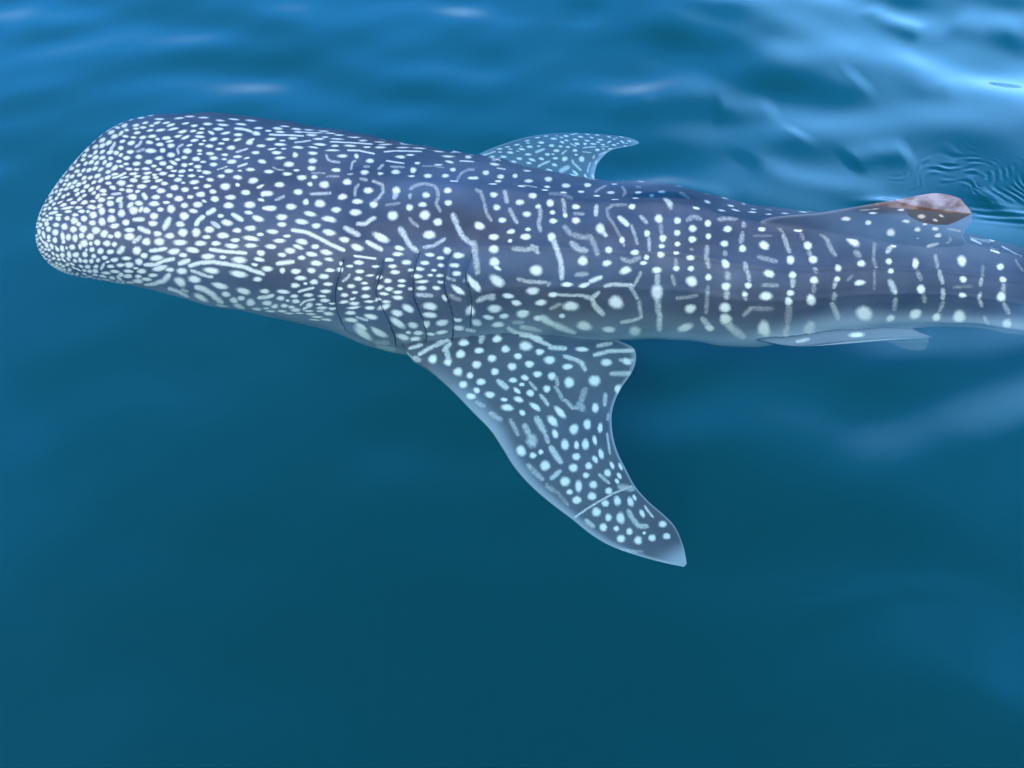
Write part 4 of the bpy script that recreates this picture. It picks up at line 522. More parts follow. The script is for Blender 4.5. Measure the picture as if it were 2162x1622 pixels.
10 5768 6713 6.05 32 93.7 3.08 1;10 5312 979 97.5 29.9 93.1 -13.9 1.04 0.83 0.35;10 5456 7816 11.7 42.7 72.8 1.75 1;01 4267 1957 253 3.35 6.34 -84.3 1.76 0.96 0.9;01 4399 1746 251 2.55 9.23 -53.9 2.21 0.91 0.9;01 4554 1864 121 -4.03 -39.3 -64.1 1
01 4756 1815 148 3.82 1.03 -84 1;01 4974 1722 160 7.61 -14 -43.6 1;01 4892 2013 397 27.1 -7.58 -166 2.05 -0.36 0.7;01 4968 2058 398 34.4 -2.25 -194 1.82 -0.73 0.7;01 4988 2202 443 28.9 2.54 -168 0.37 2.25 0.6;01 5156 1957 274 20.3 -4.66 -92 -0.08 2.03 0.8
01 4097 1818 332 -0.933 -34.3 -91.3 2.31 0.25 0.7;01 4651 2230 294 13.9 15.9 -116 1.33 1.33 0.7;01 4368 2093 293 8.71 -2.4 -183 1;10 5864 3479 53.1 13.5 59.9 -6.8 1;10 5799 1988 57.9 13.5 60.3 -7.25 1;10 5574 2090 74.7 20.9 83.9 -10.4 1
10 6014 7189 47.9 15.8 67.4 -7.09 1.54 0.29 0.5;10 5910 5307 53.2 15.9 65.6 -7.11 1;10 6135 4024 60 14.1 68.2 -7.92 1;10 6209 5307 47.5 15.5 52.7 -3.31 1;10 6364 6443 42.2 18.6 57.1 -1.33 1;10 6322 7213 51.5 31 85.6 -0.353 1
10 6769 7133 183 33.3 146 -17.8 2.50 3.21 0.8;10 6733 6349 61.7 22.3 67.1 -0.697 1;10 6642 5151 92.6 17.3 74.4 -9.38 0.71 1.25 0.65;10 6851 4740 99.5 16.8 70.8 -9.36 0.89 1.07 0.65;10 6999 4915 99 16.2 70.5 -9.13 1.25 0.00 0.65;10 6217 2496 56 12.2 50.4 -6.17 1
10 6449 3008 77.7 16 55.9 -6.98 1;10 6592 3992 54.5 13.4 43.9 -3.11 1;10 6584 1607 74 13.3 52.3 -7.3 1;10 6750 2488 103 17.5 71.1 -10 1;10 6952 3158 93.9 14.5 55.6 -7.87 1;10 6995 1607 77.8 11.1 46.7 -7.32 1
10 7219 2612 83.1 10.5 40.5 -5.99 1;10 7334 4180 79.3 10.7 54.3 -6.41 1;10 7468 6091 53.7 8.88 76 -6.25 1;10 7182 7018 60.3 10.3 60.9 -6.83 1;10 7145 4168 166 23.9 115 -15.6 1;10 6361 917 100 20.3 87.4 -11.9 1.15 0.96 0.6
10 5349 1106 107 32.4 102 -14.8 2.27 1.82 0.25;10 5648 1075 123 30 107 -14.1 1.82 2.27 0.25;10 7257 124 218 23.8 77.8 -16.9 2.78 0.14 0.25;10 7406 716 211 21 80.6 -13.5 2.78 0.14 0.25;10 7593 1607 201 17.1 91.3 -10.8 4.17 1.11 0.25;10 7999 3039 65 2.37 40.5 -1.77 0.80 0.20 0.3
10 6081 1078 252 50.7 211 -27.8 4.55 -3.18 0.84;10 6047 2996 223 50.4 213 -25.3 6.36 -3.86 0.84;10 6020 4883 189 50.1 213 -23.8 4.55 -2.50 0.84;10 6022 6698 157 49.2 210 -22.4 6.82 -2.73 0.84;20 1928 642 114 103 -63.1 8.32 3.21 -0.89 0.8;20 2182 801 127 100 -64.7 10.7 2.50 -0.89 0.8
20 2585 805 46.9 28.6 -59.4 21.8 1;20 2856 1007 51.4 29.2 -67.3 28.5 1;20 3183 1229 49.6 24.9 -36.6 27.7 1;20 3713 1115 59.4 23.1 -26 34 1;20 4184 1005 60.5 20.4 -18.1 32.1 1;20 4538 1005 67.1 20.8 -29.7 26.2 1
20 2416 1863 30.8 26.5 -59.3 7.37 1;20 1952 1880 25 29.7 -58.5 7.86 1;20 2888 2143 33.7 25.4 -61 4.66 1;20 3241 2287 41.4 25.1 -43.4 14.6 1;20 3831 2287 43.3 21 -40.8 11.2 1;20 4491 2129 42.1 16.2 -43 12 1
20 3831 3367 43.4 23.8 -31.6 14.3 1;20 2565 3064 28.6 26.8 -59.3 13.8 1;20 2063 2892 25.6 33.6 -54.7 9.63 1;20 1798 1239 35.7 41.2 -71.3 17.1 1;20 3124 3367 71.1 54.2 -37 13.8 2.16 -0.80 0.85;20 2212 3692 13.8 26 -65.9 -5.63 1
20 1722 2761 16.5 37.2 -85.8 4.98 1;20 1886 3689 16 36.7 -72.1 5.89 1;20 1961 4474 38.2 74.8 -56.4 19.6 1.50 -0.88 0.8;20 2278 4681 46.7 70.6 -52.8 18.6 2.00 -0.75 0.8;20 2475 4177 20.1 33.6 -62.8 -0.828 1;20 2969 4186 34.4 32.7 -44 16.6 1
20 3513 4350 30.7 22.6 -33.4 14.8 1;20 2268 5292 10.4 35.4 -57.5 0.572 1;20 1768 5143 1 31.9 -97.8 -4.67 1;20 2829 4985 25.3 30.4 -52.1 20 1;20 3595 4985 65.6 53.6 -36.3 17.1 1.13 -1.00 0.7;20 4008 4015 50.5 30.6 -51.1 15.4 1
20 4177 4526 44.4 27.4 -52 17.3 1;20 4420 3367 47.7 24.7 -61.8 3.83 1;20 4715 3207 56.1 23.6 -64.5 11.2 1;20 4833 2143 75.6 25 -54.4 17.3 1;20 5127 1863 60.3 16.8 -29.6 10.5 1;20 5540 1229 69.8 13.8 -14.7 19.1 1
20 5599 2435 57.8 13.1 -23.4 9.87 1;20 6129 802 76.7 9.94 -10.9 13.6 1;20 5110 3374 46.7 16.5 -54.6 11.3 1;20 4538 4503 118 58.3 -38.5 22 2.32 1.07 0.7;20 4774 4503 38.9 20 -45.9 7.32 1;20 4088 5462 34 24.8 -29 15.7 1
20 5481 4177 40.4 12.9 -31.4 14 1;20 6011 2738 83.2 15.6 -44.8 7.52 1;20 6424 2892 250 32.3 8.85 20.2 6.67 0.56 0.8;20 6483 901 70.6 7.79 -23.6 12.3 1;20 5068 4985 57.5 24.3 -20.9 14.3 1;20 5422 5454 30.8 12.6 -27.2 16.8 1
20 4762 5756 114 63.2 -46.8 26.5 2.92 -0.42 0.8;20 5064 6073 111 56.8 -40.6 25.3 3.54 -0.21 0.8;20 6247 3852 46.4 7.96 -10.5 12.1 1;20 6895 1728 70.1 6.68 -44.5 9.58 1;20 5895 4991 49.5 13.7 -26.8 15.4 1;20 5918 6039 40.7 12.9 -11 20.2 1
20 6542 4985 42.8 4.2 61.9 23.8 1;20 7013 3049 98.2 9 -30.5 15.3 1;20 6601 6595 37.6 7.31 -25.2 13.3 1;20 5009 6963 30 19.4 -28.6 16.2 1;20 4361 6464 98.8 78.8 -60.1 32.4 5.00 0.55 0.7;20 5804 6817 124 52.8 -24.2 29.1 5.00 -0.11 0.7
20 5415 7271 40.1 24.3 -46.8 37.5 1;20 5923 7742 30.5 12.3 -11.5 36.7 1;20 7308 4825 40.9 4.54 -72 4.56 1;20 6954 5905 69.7 7.68 -4.64 21.5 1;20 7721 4015 58.9 2.52 -2.95 8.91 1;20 7485 535 61.2 2.98 -5.05 11 1
20 7251 7635 52 4.86 -31.7 22.6 1;20 7190 2001 116 8.36 -27.1 15.9 1;20 3006 5607 27.3 23.5 -14.8 21.4 1;20 3505 6745 20.3 27.4 -18.2 9.19 1;20 2164 6050 13.5 36.2 -29.4 10.6 1.12 -0.56 0.75;20 2946 6342 36.9 62.7 -47.8 19.6 0.50 1.25 0.75
20 2652 6845 25.8 66.6 -53.5 21.1 1.88 1.75 0.75;20 2122 6845 -9.4 23.6 -58.5 -29.6 1;20 1886 6845 -4.23 19.9 -97.5 -8.95 1;20 3724 6020 37.5 37.3 -50.7 26.1 1;20 3112 4505 52.8 49.9 -70.1 28.1 1;20 4179 7456 42.2 50.9 -39.1 21.9 -0.42 0.83 0.7
20 2949 7630 24 78.5 -63.5 27.7 -1.09 3.75 0.65;20 2140 7560 32.6 67.3 -33.1 26.8 1;20 4926 7832 60.9 51 -46.9 25.3 3.21 -1.25 0.6;20 3745 7993 37.5 73.5 -52.6 31.4 0.54 -1.07 0.7;20 2287 8098 34.5 69.4 -26.6 23.7 1;20 2307 1230 51.9 40.6 -102 22.7 1
20 2711 1470 51.3 36 -131 13.5 1;20 3536 1597 65.3 31.5 -82.8 25.6 1;20 3482 2711 60.6 37.1 -90.8 18.3 1;20 4833 1470 113 33.2 -52.7 35.5 1;20 5835 158 79.5 11.4 20.7 11.6 1;20 7485 6049 87.5 5.2 -14.6 22 1
20 3124 1728 99.5 59 -132 39.2 1;20 2652 2143 64.7 55.4 -170 4.67 1;01 1336 2149 156 -48.1 -65.3 -65.9 1;01 1242 1889 458 -76.7 122 -115 2.12 0.77 0.9;01 1306 1831 443 -78.1 146 -103 1.92 1.06 0.9;01 1346 1984 524 -90 160 -183 1.36 0.45 0.6
01 1461 1890 122 -34 -105 -62.7 1;01 1494 2111 297 -40.9 56.1 -120 1.25 0.31 0.95;01 1550 2070 295 -50 55.6 -129 1.00 0.69 0.95;01 1584 1992 295 -48.1 53.7 -102 0.75 0.75 0.95;01 1607 1899 295 -47.8 50.1 -79.3 0.62 0.44 0.95;01 1693 2091 216 -45.7 16 -139 1
01 1666 2245 121 -24.2 -19.5 -120 1;01 1846 2203 141 -28.9 -47.9 -114 1;01 1809 2058 265 -48.2 42.9 -181 1;01 1737 1985 236 -58.1 -31.7 -99.5 1;01 1751 1814 155 -35.6 -67.4 -59.2 1;01 1871 1987 214 -32 35.2 -101 1
01 1600 1710 149 -28.8 -10.4 -119 1;01 2020 2266 202 -21.4 53.3 -179 1;01 2012 2040 190 -34.1 76.3 -170 1;01 1989 2133 410 -51.4 86.4 -172 1.52 -0.09 0.95;01 2052 2185 412 -43.1 79.4 -177 1.34 -0.36 0.95;01 2141 2185 236 -21.9 64.8 -184 1
01 2171 2311 154 -14.9 25.7 -205 1;01 2155 2058 266 -42.1 69.1 -223 1;01 2068 2008 239 -19.1 189 -205 1;01 1896 1831 195 -33.4 40.6 -150 1;01 2013 1855 191 -30.8 151 -219 1;01 1986 1912 285 -41.8 214 -296 1
01 2119 1938 210 -32.9 113 -244 1;01 2255 2265 255 -18.1 104 -239 1;01 2260 2175 236 -21.6 83.3 -197 1;01 2213 2055 281 -42.6 75.7 -262 1;01 2194 2162 494 -46.6 112 -324 1;01 2239 2015 196 -26.1 77.8 -215 1
01 2272 2455 211 -7.16 84.8 -190 1;01 2327 2395 580 -27.7 137 -276 1.87 -0.55 0.95;01 2388 2455 587 -19.6 134 -287 2.25 -0.50 0.95;01 2372 2339 201 -11.5 116 -225 1;01 2313 2164 730 -70.5 158 -316 1.56 -1.41 0.9;01 2375 2251 726 -55.7 177 -322 3.28 -0.69 0.9
01 2364 2150 216 13.5 220 -170 1;01 2324 2078 252 11.4 455 -395 1;01 2425 2579 248 -1.69 79.7 -191 1;01 2357 2523 449 -9.84 148 -328 1;01 2535 2594 197 -1.42 132 -277 1;01 2515 2471 180 -4.77 113 -242 1
01 2503 2313 205 -11 111 -226 1;01 2482 2376 238 -10.4 174 -372 1;01 2468 2162 182 -16.5 143 -256 1;01 2448 2218 293 -22.8 199 -369 1;01 2556 2281 264 -12.2 25.7 -457 1;01 2554 2192 249 -16.9 78.5 -295 1
01 2513 2085 180 -27.4 79.2 -238 1;01 2450 2095 232 -25.8 299 -519 1;01 2348 2044 193 -31.7 192 -469 1;01 2358 1993 195 -28.4 172 -364 1;01 2404 1962 166 -23.7 173 -292 1;01 2370 1864 167 -25 163 -314 1
01 2479 1957 179 -26.6 144 -252 1;01 2173 1916 195 -29.2 145 -369 1;01 2263 1962 237 -34 147 -472 1;01 168 3015 190 30 96.1 -167 1;01 248 3020 221 48.8 49.1 -205 1;01 332 3060 265 105 119 -175 1
00 410 3052 290 44.6 -12.3 -188 1;00 404 3114 235 51.6 20.6 -324 1;00 489 3051 324 44 -14.6 -211 1;00 554 3006 262 30.4 -4.26 -138 1;00 549 3104 274 38.7 -15.8 -282 1;00 627 3045 305 34.6 20.4 -158 1
00 689 3110 270 33.1 16.3 -139 1;00 745 3178 317 43.1 13.2 -124 1;00 814 3193 309 42.6 28.2 -215 1;00 659 3232 220 19.6 -42.4 -219 1;00 592 3161 269 39.9 6.42 -262 1;00 643 3161 468 67.3 32.2 -325 1
00 481 3166 246 52.9 17 -300 1;00 460 3227 132 37.2 65.7 -323 1;00 557 3223 260 56.7 27.2 -309 1;00 415 3286 218 90.4 119 -221 1;00 348 3234 292 68.7 -45.5 -292 1;00 272 3251 255 151 123 -178 1
00 337 3160 386 83.9 -21.8 -234 1.82 -0.45 0.95;01 220 3143 135 131 260 -192 1;01 125 3114 -83.6 180 223 -102 1;00 306 3324 225 168 264 -153 1;00 368 3341 222 111 233 -327 1;00 500 3308 263 72.4 35.2 -269 1
00 592 3304 247 78.9 115 -197 1;00 653 3324 354 65.7 22 -373 1;00 864 3302 431 68.2 31.7 -204 0.00 1.00 0.8;00 889 3164 293 38.4 23 -126 1;00 453 3366 254 106 176 -320 1;01 219 2900 196 38.5 87.3 -148 1
01 302 2952 254 39.7 24.6 -147 1;01 405 2937 247 29.1 -0.303 -197 1;01 483 2905 273 26.1 -2.05 -131 1;00 595 2949 400 37.2 16.1 -212 1;00 697 2983 297 27.2 25.9 -177 1;00 765 3011 279 74.4 102 -101 1
00 829 3065 250 26.9 19.8 -129 1;01 268 2853 373 50.4 123 -315 1;01 336 2853 263 28.5 24.1 -139 1;01 219 2744 198 56.7 114 -99.1 1;01 410 2799 248 17.5 10.8 -128 1;01 561 2855 279 19.9 3.35 -140 1
01 636 2875 268 18.8 22.4 -129 1;01 290 2721 306 63.1 73.3 -85.3 1;01 350 2697 363 16.3 43.9 -149 1;01 480 2724 417 42.8 30.6 -79.9 1;01 490 2622 467 3.52 18.6 -181 1;01 414 2644 314 45.6 94.3 -121 1
01 528 2713 336 11.2 6.92 -124 1;01 582 2697 372 8.88 8.96 -104 1;01 631 2754 365 13.7 30 -144 1;01 732 2864 244 14.7 21.2 -126 1;01 695 2748 275 8.54 27 -131 1;01 795 2816 198 73 187 -94.7 1
00 862 2959 217 36.1 111 -184 1;00 936 3030 290 29.8 35.9 -156 1;01 893 2819 291 15.4 33.1 -134 1;01 842 2781 356 14.7 50.6 -229 1;01 256 2619 309 96.2 153 -107 1;01 650 2612 251 -0.265 25.6 -102 1
01 621 2545 503 25.5 95.8 -130 1;01 560 2521 311 -28.7 -43.3 -131 1;01 476 2479 363 39.6 108 -100 1;01 431 2465 428 87.9 154 -96.6 1;01 383 2505 366 70.7 134 -97.4 1;01 328 2515 296 68.7 128 -84.1 1
01 287 2560 417 165 204 -115 1;01 748 2652 304 1.74 30.8 -134 1;01 701 2625 530 -0.0695 45.8 -191 1;01 819 2653 277 1.64 34.9 -136 1;01 874 2655 373 3.37 47.9 -165 1;01 708 2508 377 -11 39.9 -147 1
01 770 2493 305 -10.8 38.3 -131 1;01 843 2505 267 6.32 114 -162 1;01 922 2562 288 -3.53 42.4 -117 0.45 -0.51 0.9;01 666 2496 790 -24.5 83.2 -290 1;01 651 2391 370 -22.7 38.4 -114 1;01 580 2360 278 -2.19 85.7 -126 1
01 527 2350 423 7.73 80.4 -86.9 1;01 514 2500 713 -21.4 33.7 -222 1;01 470 2325 285 -88.8 -191 -96.1 1;01 423 2299 282 -113 -348 -111 1;01 386 2336 258 -114 -442 -128 1;01 715 2374 401 -25.3 49.5 -156 1
01 604 2245 461 5.89 158 -122 1;01 560 2217 346 -111 -276 -109 1;01 510 2242 318 -114 -411 -133 1;01 467 2206 235 -85.9 -431 -137 1;01 642 2236 373 -57.6 -22.8 -143 1;01 688 2254 426 -40 50.3 -137 1
01 739 2293 402 2.54 183 -168 1;01 794 2369 336 -21.8 63.6 -171 1;01 864 2350 256 -10.6 113 -163 1;01 959 2425 227 -10.8 87.9 -203 1;01 642 2104 349 -52.4 74 -163 1;01 590 2092 344 -100 -243 -168 1
01 527 2127 269 -85.8 -343 -167 1;01 708 2137 400 -53 67.3 -165 1;01 758 2158 586 -70.5 74.9 -182 0.68 -1.25 0.9;01 810 2285 396 -1.47 357 -312 1;01 822 2188 289 -33.7 90.3 -185 1;01 902 2257 249 -25.4 101 -179 1
01 637 1993 421 -90.1 -12.6 -141 1;01 598 1995 401 -108 -172 -155 1;01 552 2002 306 -99.9 -406 -153 1;01 684 2018 368 -98.2 -98.6 -103 1;01 837 2082 214 -41.2 51.7 -204 1;01 760 2014 224 -44.3 36.7 -208 1
01 718 1896 257 -53.5 -46.1 -131 1;01 660 1899 317 -67.3 -45 -156 1;01 783 1881 340 -73 -66.4 -92.4 1;01 840 1908 532 -88.9 92.9 -121 0.73 0.83 0.9;01 597 1766 247 -52.6 -38 -115 1;01 710 1738 214 -42.9 26.5 -120 1
01 576 1870 339 -89.8 -322 -110 1;01 524 2037 297 -112 -507 -205 1;00 551 3562 246 127 182 -160 0.95;01 451 1587 488 -117 -76.8 -13.3 0.95;00 206 3467 166 167 166 -78.6 0.95;00 238 4310 255 135 -66.4 -110 0.95
00 249 3574 245 185 148 -135 0.95;00 317 3992 293 201 39.3 -176 0.95;00 487 3838 256 162 196 -132 0.95;00 541 3702 303 153 161 -204 0.95;00 186 4159 283 146 -124 -151 0.95;01 437 2040 451 -132 7.59 -194 0.95
00 934 3300 200 107 295 -143 0.95;01 381 1923 404 -92.8 80 -112 0.95;00 635 3453 288 160 342 -183 0.95;00 475 3520 273 133 151 -191 0.95;00 469 3611 252 139 164 -157 0.95;00 482 4396 224 109 47.9 -98.9 0.95
00 385 5130 164 79.6 220 39.5 0.95;01 291 1772 380 -70.3 487 -139 0.95;00 490 4114 279 215 154 -171 0.95;00 362 3870 251 142 14.7 -187 0.95;00 368 4389 214 125 91.2 -52.9 0.95;00 290 4158 275 192 12.4 -141 0.95
00 355 4261 245 148 44.2 -103 0.95;00 238 4864 242 80.5 10.8 -43.8 0.95;00 685 3695 258 131 217 -170 0.95;00 403 3974 262 210 235 -74.6 0.95;00 637 3891 228 139 214 -129 0.95;01 178 2476 171 -17.8 402 -184 0.95
00 458 4715 242 101 53.7 -50.4 0.95;01 99 3441 109 106 61.7 -121 0.95;00 178 3582 202 178 71.7 -116 0.95;00 502 3445 249 147 263 -143 0.95;01 270 2274 380 -65.8 232 -199 0.95;01 492 1556 431 -88.4 128 -59.3 0.95
00 697 3844 201 134 257 -99.7 0.95;00 842 3369 211 105 276 -140 0.95;01 307 2254 392 -65.1 182 -193 0.95;00 310 3669 277 188 154 -151 0.95;01 209 2048 326 -97.6 435 -217 0.95;00 176 3715 191 150 21.3 -91.2 0.95
01 449 1742 480 -101 127 -86.4 0.95;00 522 4451 226 140 276 -0.454 0.95;00 413 3465 305 172 215 -199 0.95;00 479 4266 210 135 159 -60 0.95;00 312 3501 241 163 173 -147 0.95;00 417 3668 242 148 156 -138 0.95
00 486 3711 263 157 205 -146 0.95;00 568 3416 325 149 233 -228 0.95;00 387 4093 294 257 11.6 -298 0.95;00 328 4071 297 219 -42.5 -263 0.95;01 133 2844 -4.85 74.8 365 -194 0.95;01 134 4045 306 185 -34.7 -104 0.95
00 596 3720 243 125 169 -160 0.95;01 165 2222 284 -46.7 463 -146 0.95;00 534 4018 264 161 121 -173 0.95;00 601 3507 222 145 309 -119 0.95;01 195 3322 158 106 62.3 -201 0.95;00 157 4280 313 120 -183 -148 0.95
01 263 2058 329 -91.2 460 -281 0.95;00 142 4137 311 188 6.98 -76.5 0.95;00 344 3792 241 164 139 -118 0.95;00 419 3784 289 154 76.4 -206 0.95;00 649 3537 247 160 355 -137 0.95;00 416 4133 259 220 221 -68.5 0.95
00 592 3823 262 169 278 -133 0.95;01 507 1818 462 -76.6 204 -128 0.95;01 120 3840 254 123 -187 -193 0.95;01 712 1516 381 -78.9 -11.9 -30.5 0.95;00 454 3977 237 176 193 -96.5 0.95;01 99 3277 32.4 107 149 -103 0.95
01 398 1669 506 -118 56.8 -44.2 0.95;00 517 3941 246 183 269 -89.1 0.95;01 769 1593 382 -78.6 -22.2 -28 0.95;01 348 1700 448 -99.2 153 -65.9 0.95;01 385 2082 444 -78.1 200 -220 0.95;00 379 4580 221 106 31.3 -64.1 0.95
00 191 4588 295 111 -11.8 -59.7 0.95;01 629 1577 447 -95.3 -18 -28.2 0.95;00 570 4088 224 192 154 -157 0.95;01 320 1969 418 -105 152 -134 0.95;00 664 3782 299 139 176 -211 0.95;00 586 3937 225 197 372 -42 0.95
00 209 4731 296 99.8 -32.9 -62.6 0.95;00 249 3386 185 136 133 -145 0.95;00 277 3834 240 175 116 -96.1 0.95;01 271 2412 378 -84.1 68.1 -190 0.95;00 418 3585 273 158 179 -169 0.95;00 432 3856 284 195 226 -127 0.95
00 595 3621 289 166 292 -172 0.95;01 338 2235 457 -112 -13.6 -175 0.95;01 378 2207 411 -64.6 103 -183 0.95;00 218 3785 238 175 60.7 -104 0.95;00 463 4043 243 168 109 -152 0.95;01 99 2877 43.4 43.1 480 -181 0.95
00 365 3570 261 159 153 -164 0.95;01 321 2106 431 -79 256 -214 0.95;00 302 5048 213 83.8 115 -3.06 0.95;00 174 4485 327 101 -252 -152 0.95;00 246 3991 260 181 -7.97 -146 0.95;01 161 2795 160 -6.52 279 -216 0.95
01 472 1954 410 -103 -70.1 -89.7 0.95;01 99 3164 14 89.3 204 -115 0.95;01 248 1864 491 -112 208 -81.3 0.95;01 127 3912 257 143 -50.5 -108 0.95;01 233 2448 287 -45.7 213 -184 0.95;01 352 2409 380 -41 68.4 -200 0.95
01 420 1917 468 -112 -2.81 -110 0.95;01 218 2247 248 -44.4 335 -161 0.95;00 1022 3249 121 138 423 -74 0.95;00 717 3255 256 111 272 -183 0.95;01 113 3697 140 142 115 2.1 0.95;01 826 1692 458 -89.6 30.6 -56.2 0.95
01 873 2030 380 -85.6 30.1 -148 0.95;01 484 2102 430 -86.5 29.4 -173 0.95;01 106 3594 149 141 57.4 -65.9 0.95;00 157 4362 312 122 -56 -84.7 0.95;01 324 1731 440 -99.3 127 -60.2 0.95;00 376 3439 233 171 277 -113 0.95
01 298 3028 393 17 -88.2 -334 0.95;00 259 4966 239 78 26.9 -36 0.95;00 304 3430 232 176 235 -129 0.95;01 191 2079 376 -88.1 525 -193 0.95;01 157 2324 234 -32.7 528 -170 0.95;00 642 3652 221 150 320 -112 0.95
00 534 3852 263 145 141 -167 0.95;01 582 1526 416 -92.4 -15.3 -29.1 0.95;00 675 3402 188 148 396 -93.2 0.95;00 434 4234 221 140 106 -92.2 0.95;00 301 3749 281 165 20.5 -208 0.95;00 540 3362 248 149 305 -142 0.95
01 427 2207 433 -78.8 2.72 -173 0.95;00 538 3488 321 127 118 -248 0.95;01 354 2619 364 -39.3 -38 -222 0.95;01 353 1946 376 -83.8 163 -114 0.95;01 276 3103 348 82.5 19.7 -296 0.95;01 169 2567 206 -31.9 377 -200 0.95
01 311 2394 398 -32.7 169 -228 0.95;01 99 2980 86 31 400 -197 0.95;00 511 3634 294 170 238 -170 0.95;00 307 3578 255 166 128 -162 0.95;01 207 3237 146 135 173 -160 0.95;01 521 1546 460 -99 58 -44.8 0.95
01 219 1976 467 -116 315 -121 0.95;00 368 3645 228 154 181 -113 0.95;01 269 1812 419 -95.1 108 -55.6 0.95;01 418 2077 467 -87 113 -205 0.95;01 142 3973 308 185 -79.7 -132 0.95;01 372 1669 485 -111 90.1 -51.6 0.95"""

# ------------------------------------------------------------------ whale shark: skin pattern and one caustic line painted from the marks
ORDER = ['body', 'near_pectoral', 'far_pectoral', 'dorsal', 'pelvic', 'far_pelvic']
SIZE = {'body': (4096, 2048), 'near_pectoral': (1024, 768), 'far_pectoral': (768, 512), 'dorsal': (768, 512), 'pelvic': (384, 256), 'far_pelvic': (64, 64)}
PRIMS = {k: [] for k in ORDER}
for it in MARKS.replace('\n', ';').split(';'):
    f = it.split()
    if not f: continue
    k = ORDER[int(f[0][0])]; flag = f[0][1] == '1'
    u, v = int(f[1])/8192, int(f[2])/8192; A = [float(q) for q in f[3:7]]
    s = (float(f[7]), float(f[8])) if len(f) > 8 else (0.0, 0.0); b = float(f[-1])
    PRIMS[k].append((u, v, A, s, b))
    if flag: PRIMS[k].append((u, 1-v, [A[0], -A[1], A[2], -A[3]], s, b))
def paint(k):
    W, Hh = SIZE[k]; img = np.zeros((Hh, W), np.float32)
    for u, v, A, s, b in PRIMS[k]:
        M = np.array(A).reshape(2, 2)
        try: Mi = np.linalg.inv(M)
        except Exception: continue
        R = 1.35 + math.hypot(*s)
        eu, ev = R*np.hypot(*Mi[0]), R*np.hypot(*Mi[1])
        if eu > .2 or ev > .3: continue
        x0, x1 = max(0, int((u-eu)*W)), min(W, int((u+eu)*W)+2); y0, y1 = max(0, int((v-ev)*Hh)), min(Hh, int((v+ev)*Hh)+2)
        if x1 <= x0 or y1 <= y0: continue
        U_ = (np.arange(x0, x1)+.5)/W-u; V_ = ((np.arange(y0, y1)+.5)/Hh-v)[:, None]
        qx = M[0, 0]*U_+M[0, 1]*V_; qy = M[1, 0]*U_+M[1, 1]*V_
        L2 = s[0]**2+s[1]**2
        if L2 > 0:
            t = np.clip((qx*s[0]+qy*s[1])/L2, -1, 1); qx = qx-t*s[0]; qy = qy-t*s[1]
        d = np.hypot(qx, qy)
        if L2 > 0: d = d*1.05*(1+.22*t**4)
        an = np.arctan2(qy, qx)
        if L2 == 0: d = d*(1+.03*np.sin(3*an+u*900)+.035*np.sin(17*an+v*700)*np.clip(d, 0, 1))
        if L2 == 0: d = d*(1.0 if k == 'body' else 1.1)
        t = np.clip((1.24-d)/(.80 if L2 == 0 else 1.0), 0, 1); f = (b if L2 == 0 else b*(.95 if b > .85 else .84))*t*t*(3-2*t)
        sub = img[y0:y1, x0:x1]
        np.maximum(sub, f, out=sub)
    return img
def to_image(name, arr):
    Hh, W = arr.shape
    im = bpy.data.images.new(name, W, Hh, alpha=False, float_buffer=False); im.colorspace_settings.name = 'Non-Color'
    px = np.ones((Hh, W, 4), np.float32); px[..., :3] = arr[..., None]
    im.pixels.foreach_set(px.ravel()); im.update(); im.pack(); return im

